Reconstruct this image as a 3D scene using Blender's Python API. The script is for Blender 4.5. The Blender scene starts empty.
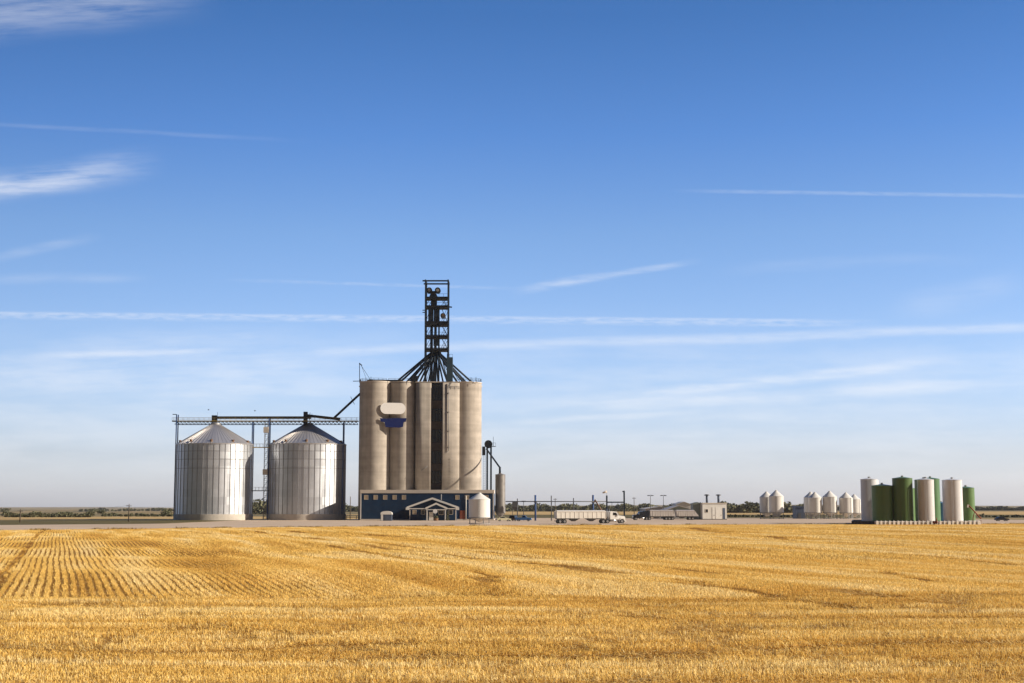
import bpy, math, random
import numpy as np
from mathutils import Vector, Matrix

R = math.radians
PI = math.pi
random.seed(7)
rng = np.random.default_rng(11)
SC = bpy.context.scene
COL = SC.collection

# ------------------------------------------------------------------ camera model
F = 1422.2
CAM_H = 4.6
PITCH = math.atan((507 - 341.5) / F)
SUN_EL, SUN_PHI = R(25), R(8)          # height, and how far in front of due right
SUN_DIR = Vector((math.cos(SUN_EL) * math.cos(SUN_PHI), -math.cos(SUN_EL) * math.sin(SUN_PHI), math.sin(SUN_EL)))

def P(px, py, Y):
    """world point seen at pixel (px, py) of the photograph at distance Y"""
    dx = (px - 512) / F
    dy = (341.5 - py) / F
    vy = math.cos(PITCH) - dy * math.sin(PITCH)
    vz = math.sin(PITCH) + dy * math.cos(PITCH)
    t = Y / vy
    return Vector((dx * t, Y, CAM_H + vz * t))

def X(px, Y, py=515): return P(px, py, Y).x
def Z(py, Y): return P(512, py, Y).z
def M(npx, Y): return npx * Y / F           # pixels -> metres at distance Y

cam_d = bpy.data.cameras.new("camera")
cam_d.lens = 50; cam_d.sensor_width = 36; cam_d.clip_start = 0.1; cam_d.clip_end = 60000
cam = bpy.data.objects.new("camera", cam_d)
cam.location = (0, 0, CAM_H); cam.rotation_euler = (PI / 2 + PITCH, 0, 0)
COL.objects.link(cam); SC.camera = cam

# ------------------------------------------------------------------ materials
def new_mat(name):
    m = bpy.data.materials.new(name); m.use_nodes = True
    nt = m.node_tree
    return m, nt, nt.nodes["Principled BSDF"]

def mat(name, col, rough=0.6, metal=0.0, var=0.12, scale=0.6, stretch=(1, 1, 1), bump=0.0, spec=0.4, col2=None):
    """painted / mineral surface with uneven tone and roughness"""
    m, nt, b = new_mat(name)
    N = nt.nodes.new; L = nt.links.new
    tc = N("ShaderNodeTexCoord"); mp = N("ShaderNodeMapping"); mp.inputs["Scale"].default_value = stretch
    L(tc.outputs["Object"], mp.inputs["Vector"])
    nz = N("ShaderNodeTexNoise"); nz.inputs["Scale"].default_value = scale; nz.inputs["Detail"].default_value = 6
    nz.inputs["Roughness"].default_value = 0.65
    L(mp.outputs[0], nz.inputs["Vector"])
    cr = N("ShaderNodeValToRGB")
    a = [max(0, c * (1 - var)) for c in col]; c2 = [min(1, c * (1 + var)) for c in (col2 or col)]
    cr.color_ramp.elements[0].position = 0.32; cr.color_ramp.elements[1].position = 0.7
    cr.color_ramp.elements[0].color = (*a, 1); cr.color_ramp.elements[1].color = (*c2, 1)
    L(nz.outputs["Fac"], cr.inputs[0]); L(cr.outputs[0], b.inputs["Base Color"])
    mr = N("ShaderNodeMapRange"); mr.inputs["To Min"].default_value = max(0.05, rough - 0.1); mr.inputs["To Max"].default_value = min(1, rough + 0.1)
    L(nz.outputs["Fac"], mr.inputs["Value"]); L(mr.outputs[0], b.inputs["Roughness"])
    b.inputs["Metallic"].default_value = metal
    b.inputs["Specular IOR Level"].default_value = spec
    if bump:
        bp = N("ShaderNodeBump"); bp.inputs["Strength"].default_value = bump; bp.inputs["Distance"].default_value = 0.05
        L(nz.outputs["Fac"], bp.inputs["Height"]); L(bp.outputs[0], b.inputs["Normal"])
    return m

MT = {}
MT['steel_dark'] = mat('dark_blue_steel', (0.014, 0.027, 0.046), 0.55, 0.0, 0.3, 1.5, spec=.25)
MT['steel_teal'] = mat('teal_sheet', (0.028, 0.06, 0.085), 0.5, 0, 0.2, 1)
MT['steel_black'] = mat('black_steel', (0.010, 0.013, 0.019), 0.6, 0, 0.3, 1.5, spec=.2)
MT['yellow'] = mat('safety_yellow', (0.40, 0.30, 0.10), 0.5, 0, 0.25, 1)
MT['galv_plain'] = mat('galvanised_plain', (0.42, 0.42, 0.42), 0.45, 0.6, 0.15, 1)
MT['grey'] = mat('grey_paint', (0.30, 0.30, 0.30), 0.6, 0, 0.15, 1)
MT['grey_dark'] = mat('dark_grey_paint', (0.09, 0.095, 0.105), 0.6, 0, 0.2, 1)
MT['white'] = mat('white_paint', (0.78, 0.76, 0.72), 0.45, 0, 0.06, 0.8)
MT['cream'] = mat('cream_paint', (0.72, 0.70, 0.66), 0.4, 0, 0.08, 0.5, (1, 1, 0.3))
MT['sign_white'] = mat('white_sign_face', (0.90, 0.88, 0.86), 0.5, 0, 0.03, 0.5)
MT['sign_blue'] = mat('blue_sign_face', (0.006, 0.015, 0.10), 0.6, 0, 0.08, 0.5, spec=.15)
MT['trim'] = mat('pale_trim', (0.62, 0.55, 0.47), 0.7, 0, 0.1, 0.6, (0.3, 1, 2))
MT['tan_pane'] = mat('tan_window_pane', (0.42, 0.33, 0.22), 0.4, 0, 0.2, 2)  # window panes in an uneven tan tone
MT['glass'] = mat('dark_window_glass', (0.012, 0.015, 0.02), 0.2, 0, 0.2, 0.8, spec=0.6)
MT['recess'] = mat('dark_recess_cladding', (0.085, 0.066, 0.054), 0.8, 0, 0.3, 0.8)
MT['rubber'] = mat('tyre_rubber', (0.02, 0.02, 0.02), 0.85, 0, 0.2, 4)
MT['chrome'] = mat('polished_rim', (0.6, 0.6, 0.6), 0.3, 0.9, 0.1, 3)
MT['lamp'] = mat('clear_lamp_lens', (0.6, 0.58, 0.5), 0.2, 0, 0.05, 3)
MT['blue_post'] = mat('blue_steel_post', (0.03, 0.08, 0.24), 0.5, 0, 0.2, 1)
MT['blue_cool'] = mat('mid_blue_paint', (0.06, 0.17, 0.36), 0.35, 0, 0.1, 1)
MT['wood'] = mat('weathered_pole_wood', (0.10, 0.075, 0.055), 0.9, 0, 0.3, 2, (4, 4, 0.3))
MT['rust'] = mat('rusty_red_paint', (0.26, 0.07, 0.035), 0.7, 0, 0.3, 2)
MT['brown'] = mat('brown_auger_paint', (0.20, 0.11, 0.06), 0.65, 0, 0.3, 2)
MT['roof_grey'] = mat('weathered_sheet_roof', (0.54, 0.50, 0.45), 0.6, 0.0, 0.15, 0.5)
MT['roof_green'] = mat('grey_green_sheet', (0.22, 0.25, 0.21), 0.6, 0, 0.2, 0.5)
MT['shed_blue'] = mat('slate_blue_sheet', (0.075, 0.10, 0.155), 0.6, 0, 0.2, 0.7)
MT['block'] = mat('precast_concrete', (0.78, 0.74, 0.68), 0.85, 0, 0.12, 2.5, bump=0.2)
MT['foundation'] = mat('foundation_concrete', (0.56, 0.51, 0.45), 0.85, 0, 0.12, 0.8, bump=0.2)
MT['rib_steel'] = mat('weathered_stiffener_steel', (0.29, 0.29, 0.30), 0.5, 0.4, 0.15, 1)
MT['navy'] = mat('navy_wall_paint', (0.020, 0.028, 0.055), 0.6, 0, 0.2, 0.8)
MT['car_dark'] = mat('black_car_paint', (0.015, 0.017, 0.022), 0.25, 0.1, 0.1, 2)
MT['car_pale'] = mat('pale_yellow_car_paint', (0.66, 0.62, 0.42), 0.3, 0, 0.06, 2)
MT['car_blue'] = mat('blue_car_paint', (0.06, 0.19, 0.46), 0.3, 0, 0.1, 2)
MT['trailer_grey'] = mat('dusty_aluminium', (0.50, 0.46, 0.43), 0.5, 0.25, 0.12, 0.8, (1, 1, 0.4))
MT['trailer_white'] = mat('dusty_white_trailer', (0.74, 0.70, 0.64), 0.5, 0, 0.08, 0.9, (1, 1, 0.3))
MT['leaf'] = mat('foliage', (0.060, 0.07, 0.034), 0.8, 0, 0.4, 0.12, col2=(0.15, 0.145, 0.075))
MT['bark'] = mat('bark', (0.07, 0.055, 0.04), 0.9, 0, 0.3, 2)
MT['bird'] = mat('dark_feathers', (0.03, 0.028, 0.026), 0.8, 0, 0.2, 6)

def concrete_mat():
    m, nt, b = new_mat('slipform_concrete')
    N = nt.nodes.new; L = nt.links.new
    tc = N("ShaderNodeTexCoord")
    def noise(scale, st, det=5):
        mp = N("ShaderNodeMapping"); mp.inputs["Scale"].default_value = st
        L(tc.outputs["Object"], mp.inputs["Vector"])
        n = N("ShaderNodeTexNoise"); n.inputs["Scale"].default_value = scale; n.inputs["Detail"].default_value = det
        L(mp.outputs[0], n.inputs["Vector"]); return n.outputs["Fac"]
    band = noise(1.0, (0.015, 0.015, 0.55), 4)      # lifts of the slip form
    strk = noise(1.0, (0.9, 0.9, 0.035), 5)         # rain streaks
    fine = noise(0.35, (1, 1, 1), 8)
    def mix(a, b_, f):
        x = N("ShaderNodeMix"); x.data_type = 'FLOAT'; x.inputs[0].default_value = f
        L(a, x.inputs[2]); L(b_, x.inputs[3]); return x.outputs[0]
    s = mix(mix(band, strk, 0.45), fine, 0.35)
    cr = N("ShaderNodeValToRGB"); L(s, cr.inputs[0])
    cr.color_ramp.elements[0].position = 0.39; cr.color_ramp.elements[0].color = (0.325, 0.288, 0.245, 1)
    cr.color_ramp.elements[1].position = 0.60; cr.color_ramp.elements[1].color = (0.495, 0.44, 0.38, 1)
    L(cr.outputs[0], b.inputs["Base Color"]); b.inputs["Roughness"].default_value = 0.9
    b.inputs["Specular IOR Level"].default_value = 0.2
    bp = N("ShaderNodeBump"); bp.inputs["Strength"].default_value = 0.25; bp.inputs["Distance"].default_value = 0.08
    L(s, bp.inputs["Height"]); L(bp.outputs[0], b.inputs["Normal"])
    return m
MT['concrete'] = concrete_mat()

def sheet_mat(name, base, metal, rough, panel_w, panel_h, var, radius, corr=0.012, corr_pitch=0.35):
    """curved corrugated sheets: every sheet weathers a little differently"""
    m, nt, b = new_mat(name)
    N = nt.nodes.new; L = nt.links.new
    tc = N("ShaderNodeTexCoord"); sp = N("ShaderNodeSeparateXYZ"); L(tc.outputs["Object"], sp.inputs[0])
    def math_(op, a, b_=None):
        n = N("ShaderNodeMath"); n.operation = op
        for i, v in enumerate((a, b_)):
            if v is None: continue
            if isinstance(v, (int, float)): n.inputs[i].default_value = v
            else: L(v, n.inputs[i])
        return n.outputs[0]
    ang = math_('ARCTAN2', sp.outputs[1], sp.outputs[0])
    u = math_('FLOOR', math_('MULTIPLY', ang, radius / panel_w))
    v = math_('FLOOR', math_('DIVIDE', sp.outputs[2], panel_h))
    cb = N("ShaderNodeCombineXYZ"); L(u, cb.inputs[0]); L(v, cb.inputs[1])
    wn = N("ShaderNodeTexWhiteNoise"); wn.noise_dimensions = '2D'; L(cb.outputs[0], wn.inputs["Vector"])
    nz = N("ShaderNodeTexNoise"); nz.inputs["Scale"].default_value = 0.7; nz.inputs["Detail"].default_value = 6
    L(tc.outputs["Object"], nz.inputs["Vector"])
    mx = N("ShaderNodeMix"); mx.data_type = 'FLOAT'; mx.inputs[0].default_value = 0.4
    L(wn.outputs["Value"], mx.inputs[2]); L(nz.outputs["Fac"], mx.inputs[3])
    cr = N("ShaderNodeValToRGB"); L(mx.outputs[0], cr.inputs[0])
    cr.color_ramp.elements[0].color = (*[c * (1 - var) for c in base], 1)
    cr.color_ramp.elements[1].color = (*[min(1, c * (1 + var)) for c in base], 1)
    L(cr.outputs[0], b.inputs["Base Color"])
    b.inputs["Metallic"].default_value = metal
    mr = N("ShaderNodeMapRange"); mr.inputs["To Min"].default_value = rough - 0.08; mr.inputs["To Max"].default_value = rough + 0.08
    L(mx.outputs[0], mr.inputs["Value"]); L(mr.outputs[0], b.inputs["Roughness"])
    wv = math_('SINE', math_('MULTIPLY', sp.outputs[2], 2 * PI / corr_pitch))
    bp = N("ShaderNodeBump"); bp.inputs["Strength"].default_value = 0.35; bp.inputs["Distance"].default_value = corr
    L(wv, bp.inputs["Height"]); L(bp.outputs[0], b.inputs["Normal"])
    return m
MT['bin_steel'] = sheet_mat('galvanised_bin_sheets', (0.68, 0.705, 0.745), 0.82, 0.42, 2.9, 2.7, 0.14, 14.0)
MT['bin_roof'] = sheet_mat('galvanised_roof_sheets', (0.62, 0.60, 0.58), 0.7, 0.42, 2.0, 50, 0.12, 14.0, corr=0.0)
MT['small_bin'] = sheet_mat('grey_bin_sheets', (0.24, 0.225, 0.21), 0.45, 0.5, 0.9, 1.1, 0.2, 1.8)
MT['tank_green'] = sheet_mat('green_tank_paint', (0.105, 0.195, 0.062), 0.0, 0.4, 2.6, 2.4, 0.07, 2.55, corr=0.0)
MT['tank_dark_green'] = sheet_mat('dark_green_tank_paint', (0.085, 0.155, 0.045), 0.0, 0.4, 2.6, 2.4, 0.08, 2.55, corr=0.0)
MT['tank_blue_green'] = sheet_mat('blue_green_tank_paint', (0.085, 0.185, 0.072), 0.0, 0.4, 2.6, 2.4, 0.07, 2.55, corr=0.0)
MT['tank_white'] = sheet_mat('white_tank_paint', (0.67, 0.675, 0.69), 0.0, 0.4, 2.6, 2.4, 0.05, 2.45, corr=0.0)

def siding_mat():
    m, nt, b = new_mat('blue_ribbed_siding')
    N = nt.nodes.new; L = nt.links.new
    tc = N("ShaderNodeTexCoord")
    wv = N("ShaderNodeTexWave"); wv.wave_type = 'BANDS'; wv.bands_direction = 'X'; wv.inputs["Scale"].default_value = 1.1
    L(tc.outputs["Object"], wv.inputs["Vector"])
    nz = N("ShaderNodeTexNoise"); nz.inputs["Scale"].default_value = 0.5; nz.inputs["Detail"].default_value = 6
    L(tc.outputs["Object"], nz.inputs["Vector"])
    cr = N("ShaderNodeValToRGB"); L(nz.outputs["Fac"], cr.inputs[0])
    cr.color_ramp.elements[0].position = 0.3; cr.color_ramp.elements[0].color = (0.007, 0.027, 0.068, 1)
    cr.color_ramp.elements[1].position = 0.7; cr.color_ramp.elements[1].color = (0.011, 0.038, 0.090, 1)
    L(cr.outputs[0], b.inputs["Base Color"]); b.inputs["Roughness"].default_value = 0.6; b.inputs["Specular IOR Level"].default_value = 0.15
    bp = N("ShaderNodeBump"); bp.inputs["Strength"].default_value = 0.5; bp.inputs["Distance"].default_value = 0.04
    L(wv.outputs["Fac"], bp.inputs["Height"]); L(bp.outputs[0], b.inputs["Normal"])
    return m
MT['siding'] = siding_mat()

# ------------------------------------------------------------------ mesh helpers
class MB:
    def __init__(s): s.v = []; s.f = []; s.s = []
    def add(s, vs, fs, smooth=False):
        o = len(s.v); s.v += [tuple(v) for v in vs]
        s.f += [tuple(i + o for i in f) for f in fs]
        s.s += [smooth] * len(fs) if isinstance(smooth, bool) else list(smooth)
        return s
    def box(s, x0, x1, y0, y1, z0, z1):
        vs = [(x, y, z) for x in (x0, x1) for y in (y0, y1) for z in (z0, z1)]
        return s.add(vs, [(0, 1, 3, 2), (4, 6, 7, 5), (0, 4, 5, 1), (2, 3, 7, 6), (0, 2, 6, 4), (1, 5, 7, 3)])
    def bar(s, a, b, w, h=None):
        """square bar from a to b"""
        h = h or w; a = Vector(a); b = Vector(b); d = (b - a).normalized()
        u = d.cross(Vector((0, 0, 1)))
        u = Vector((1, 0, 0)) if u.length < 1e-3 else u.normalized()
        w_ = d.cross(u).normalized()
        vs = []
        for p in (a, b):
            for i, j in ((-1, -1), (1, -1), (1, 1), (-1, 1)): vs.append(p + u * (i * w / 2) + w_ * (j * h / 2))
        return s.add(vs, [(3, 2, 1, 0), (4, 5, 6, 7), (0, 1, 5, 4), (1, 2, 6, 5), (2, 3, 7, 6), (3, 0, 4, 7)])
    def tube(s, a, b, r, n=10, r2=None):
        a = Vector(a); b = Vector(b); r2 = r if r2 is None else r2; d = (b - a).normalized()
        u = d.cross(Vector((0, 0, 1)))
        u = Vector((1, 0, 0)) if u.length < 1e-3 else u.normalized()
        w = d.cross(u)
        vs = []
        for p, q in ((a, r), (b, r2)):
            for i in range(n):
                t = 2 * PI * i / n; vs.append(p + u * (q * math.cos(t)) + w * (q * math.sin(t)))
        fs = [(i, (i + 1) % n, n + (i + 1) % n, n + i) for i in range(n)]
        sm = [True] * n
        fs += [tuple(range(n - 1, -1, -1)), tuple(range(n, 2 * n))]; sm += [False, False]
        return s.add(vs, fs, sm)
    def lathe(s, prof, n=32, cx=0, cy=0, smooth=True, cap=True):
        """profile of (radius, z) turned about the vertical through (cx, cy); each band has its own edge loops"""
        for (r0, z0), (r1, z1) in zip(prof[:-1], prof[1:]):
            vs = []; fs = []
            for r, z in ((r0, z0), (r1, z1)):
                for i in range(n):
                    t = 2 * PI * i / n; vs.append((cx + r * math.cos(t), cy + r * math.sin(t), z))
            fs = [(i, (i + 1) % n, n + (i + 1) % n, n + i) for i in range(n)]
            s.add(vs, fs, smooth)
        if cap:
            for (r, z), rev in ((prof[0], True), (prof[-1], False)):
                if r > 1e-3:
                    vs = [(cx + r * math.cos(2 * PI * i / n), cy + r * math.sin(2 * PI * i / n), z) for i in range(n)]
                    s.add(vs, [tuple(range(n))[::-1] if rev else tuple(range(n))])
        return s
    def prism_y(s, poly, y0, y1):
        """polygon in (x, z), extruded along y"""
        n = len(poly)
        vs = [(x, y0, z) for x, z in poly] + [(x, y1, z) for x, z in poly]
        fs = [(i, (i + 1) % n, n + (i + 1) % n, n + i) for i in range(n)] + [tuple(range(n))[::-1], tuple(range(n, 2 * n))]
        return s.add(vs, fs)
    def prism_z(s, poly, z0, z1, smooth_sides=False):
        n = len(poly)
        vs = [(x, y, z0) for x, y in poly] + [(x, y, z1) for x, y in poly]
        fs = [(i, (i + 1) % n, n + (i + 1) % n, n + i) for i in range(n)] + [tuple(range(n))[::-1], tuple(range(n, 2 * n))]
        return s.add(vs, fs, [smooth_sides] * n + [False, False])
    def cable(s, a, b, sag, r, n=14):
        a = Vector(a); b = Vector(b); pts = []
        for i in range(n + 1):
            t = i / n; p = a.lerp(b, t); p.z -= sag * 4 * t * (1 - t); pts.append(p)
        for p, q in zip(pts[:-1], pts[1:]): s.tube(p, q, r, 5)
        return s
    def build(s, name, m, parent=None, origin=None):
        o0 = Vector(origin) if origin is not None else (Vector(parent['_o']) if parent is not None else Vector((0, 0, 0)))
        me = bpy.data.meshes.new(name)
        me.from_pydata([(x - o0.x, y - o0.y, z - o0.z) for x, y, z in s.v], [], s.f)
        me.polygons.foreach_set('use_smooth', s.s)
        me.materials.append(m if not isinstance(m, str) else MT[m]); me.update()
        o = bpy.data.objects.new(name, me); COL.objects.link(o)
        if parent is not None: o.parent = parent; o['_o'] = parent['_o']
        else: o.location = o0; o['_o'] = tuple(o0)
        return o

def tag(o, label, cat, group=None, kind=None):
    o['label'] = label; o['category'] = cat
    if group: o['group'] = group
    if kind: o['kind'] = kind
    return o

def thing(name, label, cat, loc=(0, 0, 0), group=None, kind=None):
    o = bpy.data.objects.new(name, None); o.empty_display_size = 0.5
    o.location = loc; o['_o'] = tuple(loc); COL.objects.link(o)
    return tag(o, label, cat, group, kind)

def copy_tree(o, parent=None):
    c = o.copy(); COL.objects.link(c)
    if parent is not None: c.parent = parent
    for ch in list(o.children): copy_tree(ch, c)
    return c

def place(o, x, y, z=0, rz=0, sc=1):
    o.location = (x, y, z); o.rotation_euler = (0, 0, rz); o.scale = (sc, sc, sc) if not isinstance(sc, tuple) else sc
    return o

def structure(o): o['kind'] = 'structure'; return o

# ------------------------------------------------------------------ ground, field, yard
EDGE_X = np.array([-400, -175, -98, -40, 0, 60, 136, 220, 420]); EDGE_Y = np.array([180, 232, 272, 318, 340, 358, 374, 386, 400.]) * 1.03
def field_z(x, y):
    """gentle swells of the stubble field (metres), dying out towards the yard"""
    fade = np.clip((np.interp(x, EDGE_X, EDGE_Y) - 12 - y) / 70, 0, 1)
    z = 0.10 * np.sin(x * 0.045 + y * 0.085 + 0.6) + 0.07 * np.sin(-x * 0.081 + y * 0.051 + 2.1) + 0.06 * np.sin(x * 0.05 + y * 0.24 + 1.0 + 0.8 * np.sin(x * 0.06)) \
        + 0.03 * np.sin(x * 0.13 - y * 0.17)
    return (z + 0.25) * fade + 0.05

def edge_y(x): return np.interp(x, EDGE_X, EDGE_Y)

def ground_mat():
    m, nt, b = new_mat('prairie_ground')
    N = nt.nodes.new; L = nt.links.new
    tc = N("ShaderNodeTexCoord")
    def noise(st, scale, det, off=(0, 0, 0)):
        mp = N("ShaderNodeMapping"); mp.inputs["Scale"].default_value = st; mp.inputs["Location"].default_value = off
        L(tc.outputs["Object"], mp.inputs["Vector"])
        n = N("ShaderNodeTexNoise"); n.inputs["Scale"].default_value = scale; n.inputs["Detail"].default_value = det
        L(mp.outputs[0], n.inputs["Vector"]); return n.outputs["Fac"]
    big = noise((0.0016, 0.0030, 1), 1, 3, (3.3, 1.2, 0))
    cr = N("ShaderNodeValToRGB"); cr.color_ramp.interpolation = 'CONSTANT' if False else 'LINEAR'
    e = cr.color_ramp.elements
    e[0].position = 0.36; e[0].color = (0.105, 0.095, 0.045, 1)
    e[1].position = 0.43; e[1].color = (0.17, 0.145, 0.075, 1)
    for p, c in ((0.49, (0.34, 0.25, 0.12, 1)), (0.55, (0.38, 0.27, 0.12, 1)), (0.60, (0.15, 0.135, 0.07, 1)), (0.68, (0.24, 0.19, 0.10, 1))):
        x = e.new(p); x.color = c
    L(big, cr.inputs[0])
    fine = noise((0.25, 0.25, 1), 1, 8)
    mr = N("ShaderNodeMapRange"); mr.inputs["From Min"].default_value = 0.3; mr.inputs["From Max"].default_value = 0.7
    mr.inputs["To Min"].default_value = 0.75; mr.inputs["To Max"].default_value = 1.2
    L(fine, mr.inputs["Value"])
    mx = N("ShaderNodeMix"); mx.data_type = 'RGBA'; mx.blend_type = 'MULTIPLY'; mx.inputs[0].default_value = 1
    L(cr.outputs[0], mx.inputs[6]); L(mr.outputs[0], mx.inputs[7])
    L(mx.outputs[2], b.inputs["Base Color"]); b.inputs["Roughness"].default_value = 0.95; b.inputs["Specular IOR Level"].default_value = 0.1
    return m

def patch_mat(name, c0, c1, scale=0.5, stretch=(1, 1, 1), bump=0.3, det=8):
    m = mat(name, c0, 0.95, 0, 0.0, scale, stretch, bump, 0.1, col2=c1)
    return m

def land_z(x, y):
    """the land beyond the yard: a shallow fall to the left, low rises far off"""
    x = np.asarray(x, float); y = np.asarray(y, float)
    r = np.hypot(x, y)
    k = np.clip((r - 900) / 1500, 0, 1); k = k * k * (3 - 2 * k)
    left = np.clip((-x - 0.05 * y) / (0.25 * np.abs(y) + 200), 0, 1)
    z = -4.5 * k * left
    hill = np.clip((r - 3000) / 5000, 0, 1)
    z = z + hill * (9 + 7 * np.sin(x * 0.0011 + 0.7) + 4 * np.sin(x * 0.0027 + y * 0.0004)) * (1 - 0.45 * left)
    return z

def graded(lo, hi, n):       # finer near zero
    t = np.linspace(-1, 1, n); v = np.sign(t) * np.abs(t) ** 2.2
    return np.where(v < 0, -v * lo, v * hi)

def grid_mesh(name, xs, ys, zf, m):
    gx, gy = np.meshgrid(xs, ys); gz = zf(gx, gy)
    nx, ny = len(xs), len(ys)
    co = np.stack([gx, gy, gz], -1).reshape(-1, 3).astype(np.float32)
    i = np.arange(nx * ny).reshape(ny, nx)
    q = np.stack([i[:-1, :-1], i[:-1, 1:], i[1:, 1:], i[1:, :-1]], -1).reshape(-1, 4)
    me = bpy.data.meshes.new(name)
    me.from_pydata(co.tolist(), [], q.tolist()); me.polygons.foreach_set('use_smooth', [True] * len(q))
    me.materials.append(m); me.update()
    o = bpy.data.objects.new(name, me); COL.objects.link(o); return o

structure(grid_mesh('ground', graded(-12500, 12500, 121), graded(-3000, 12500, 141), lambda x, y: land_z(x, y), ground_mat()))

def strip(name, xs, y0f, y1f, zf, m, ny=2):
    xs = np.asarray(xs, float); rows = []
    for j in range(ny + 1):
        t = j / ny; y = y0f(xs) * (1 - t) + y1f(xs) * t; rows.append(np.stack([xs, y, zf(xs, y)], -1))
    co = np.concatenate(rows); n = len(xs)
    q = [(j * n + i, j * n + i + 1, (j + 1) * n + i + 1, (j + 1) * n + i) for j in range(ny) for i in range(n - 1)]
    me = bpy.data.meshes.new(name); me.from_pydata(co.tolist(), [], q); me.materials.append(m)
    me.polygons.foreach_set('use_smooth', [True] * len(q)); me.update()
    o = bpy.data.objects.new(name, me); COL.objects.link(o); return structure(o)

# stubble field soil and litter
def soil_mat():
    m, nt, b = new_mat('straw_littered_soil')
    N = nt.nodes.new; L = nt.links.new
    tc = N("ShaderNodeTexCoord")
    n1 = N("ShaderNodeTexNoise"); n1.inputs["Scale"].default_value = 9; n1.inputs["Detail"].default_value = 6; n1.inputs["Roughness"].default_value = 0.75
    L(tc.outputs["Object"], n1.inputs["Vector"])
    n2 = N("ShaderNodeTexNoise"); n2.inputs["Scale"].default_value = 0.12; n2.inputs["Detail"].default_value = 5
    L(tc.outputs["Object"], n2.inputs["Vector"])
    cr = N("ShaderNodeValToRGB"); e = cr.color_ramp.elements
    e[0].position = 0.36; e[0].color = (0.14, 0.058, 0.010, 1)
    e[1].position = 0.64; e[1].color = (0.64, 0.39, 0.11, 1)
    x = e.new(0.50); x.color = (0.38, 0.19, 0.034, 1)
    n1.inputs["Detail"].default_value = 5
    ad = N("ShaderNodeMix"); ad.data_type = 'FLOAT'; ad.inputs[0].default_value = 0.4
    L(n1.outputs["Fac"], ad.inputs[2]); L(n2.outputs["Fac"], ad.inputs[3]); L(ad.outputs[0], cr.inputs[0])
    L(cr.outputs[0], b.inputs["Base Color"]); b.inputs["Roughness"].default_value = 0.95; b.inputs["Specular IOR Level"].default_value = 0.1
    bp = N("ShaderNodeBump"); bp.inputs["Strength"].default_value = 0.8; bp.inputs["Distance"].default_value = 0.06
    L(n1.outputs["Fac"], bp.inputs["Height"]); L(bp.outputs[0], b.inputs["Normal"])
    return m

fx = np.concatenate([np.linspace(-320, -160, 20)[:-1], np.linspace(-160, 180, 171), np.linspace(180, 380, 22)[1:]])
NY = 190
t_ = np.linspace(0, 1, NY)
rows = []
for t in t_:
    y = -40 + (edge_y(fx) + 40) * t; rows.append(np.stack([fx, y, field_z(fx, y)], -1))
co = np.concatenate(rows); n = len(fx)
q = [(j * n + i, j * n + i + 1, (j + 1) * n + i + 1, (j + 1) * n + i) for j in range(NY - 1) for i in range(n - 1)]
me = bpy.data.meshes.new('stubble_field'); me.from_pydata(co.tolist(), [], q); me.polygons.foreach_set('use_smooth', [True] * len(q))
me.materials.append(soil_mat()); me.update()
fld = bpy.data.objects.new('stubble_field', me); COL.objects.link(fld); structure(fld)

MG = patch_mat('pinkish_gravel', (0.45, 0.345, 0.25), (0.64, 0.505, 0.375), 0.16, (0.22, 1, 1), 0.4, 10)
yx = np.concatenate([np.linspace(-400, -130, 12)[:-1], np.linspace(-130, 260, 196), np.linspace(260, 420, 8)[1:]])
YT_X = [-400, -132, -95, -93, 150, 190, 420]; YT_Y = [318, 366, 398, 600, 600, 492, 470]
strip('gravel_yard', yx, lambda x: edge_y(x) - 0.6, lambda x: np.interp(x, YT_X, YT_Y), lambda x, y: 0 * x + 0.02, MG, 4)
MV = patch_mat('dry_verge_grass', (0.085, 0.075, 0.028), (0.17, 0.135, 0.05), 0.2, (0.3, 1, 1), 0.5)
strip('verge', np.linspace(-520, -92, 60), lambda x: np.interp(x, YT_X, YT_Y) - 1, lambda x: 0 * x + 505, lambda x, y: 0 * x + 0.012, MV)
MGOLD = patch_mat('far_stubble', (0.44, 0.31, 0.14), (0.56, 0.38, 0.15), 0.05, (0.15, 1, 1), 0.2)
strip('far_stubble_field', np.linspace(-600, -60, 30), lambda x: 0 * x + 505, lambda x: 690 + 0.02 * x, lambda x, y: land_z(x, y) + 0.03, MGOLD, 6)
strip('grass_margin', np.linspace(-60, 700, 40), lambda x: 0 * x + 604, lambda x: 0 * x + 850, lambda x, y: land_z(x, y) + 0.012, MV, 6)
strip('far_stubble_strip', np.linspace(-100, 900, 40), lambda x: 0 * x + 850, lambda x: 1400 + 0.05 * x, lambda x, y: land_z(x, y) + 0.08, MGOLD, 10)

# ------------------------------------------------------------------ stubble
TRACKS = []      # polylines on the ground: (points, half width, strength)
def G(px, py):
    d = CAM_H * F / (py - 507); p = P(px, py, d * 1.0); return (p.x, d)
def track(pts, w, s): TRACKS.append((np.array([G(*p) for p in pts]), w, s))
track([(46, 530), (39, 535), (5, 577), (-40, 636)], 0.32, 0.8)
track([(240, 531), (350, 546), (470, 560), (534, 569), (634, 578), (705, 590)], 0.65, 0.9)
track([(534, 569), (570, 572), (600, 576), (640, 579)], 1.0, 1.0)
track([(600, 585), (674, 590), (740, 596), (787, 604), (860, 612)], 0.6, 0.95)
track([(836, 597), (870, 601), (905, 606), (950, 609)], 0.8, 1.0)
track([(880, 575), (940, 587), (1024, 589), (1080, 592)], 0.6, 0.95)
track([(-40, 652), (80, 657), (170, 655), (260, 650), (350, 646), (420, 643)], 0.75, 0.9)
track([(350, 661), (440, 656), (560, 658), (700, 655), (800, 651), (930, 649), (1060, 650)], 0.6, 0.7)
track([(480, 584), (496, 592), (505, 601)], 0.9, 0.9)
track([(690, 530), (800, 543), (930, 549), (1060, 552)], 0.9, 0.8)
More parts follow.
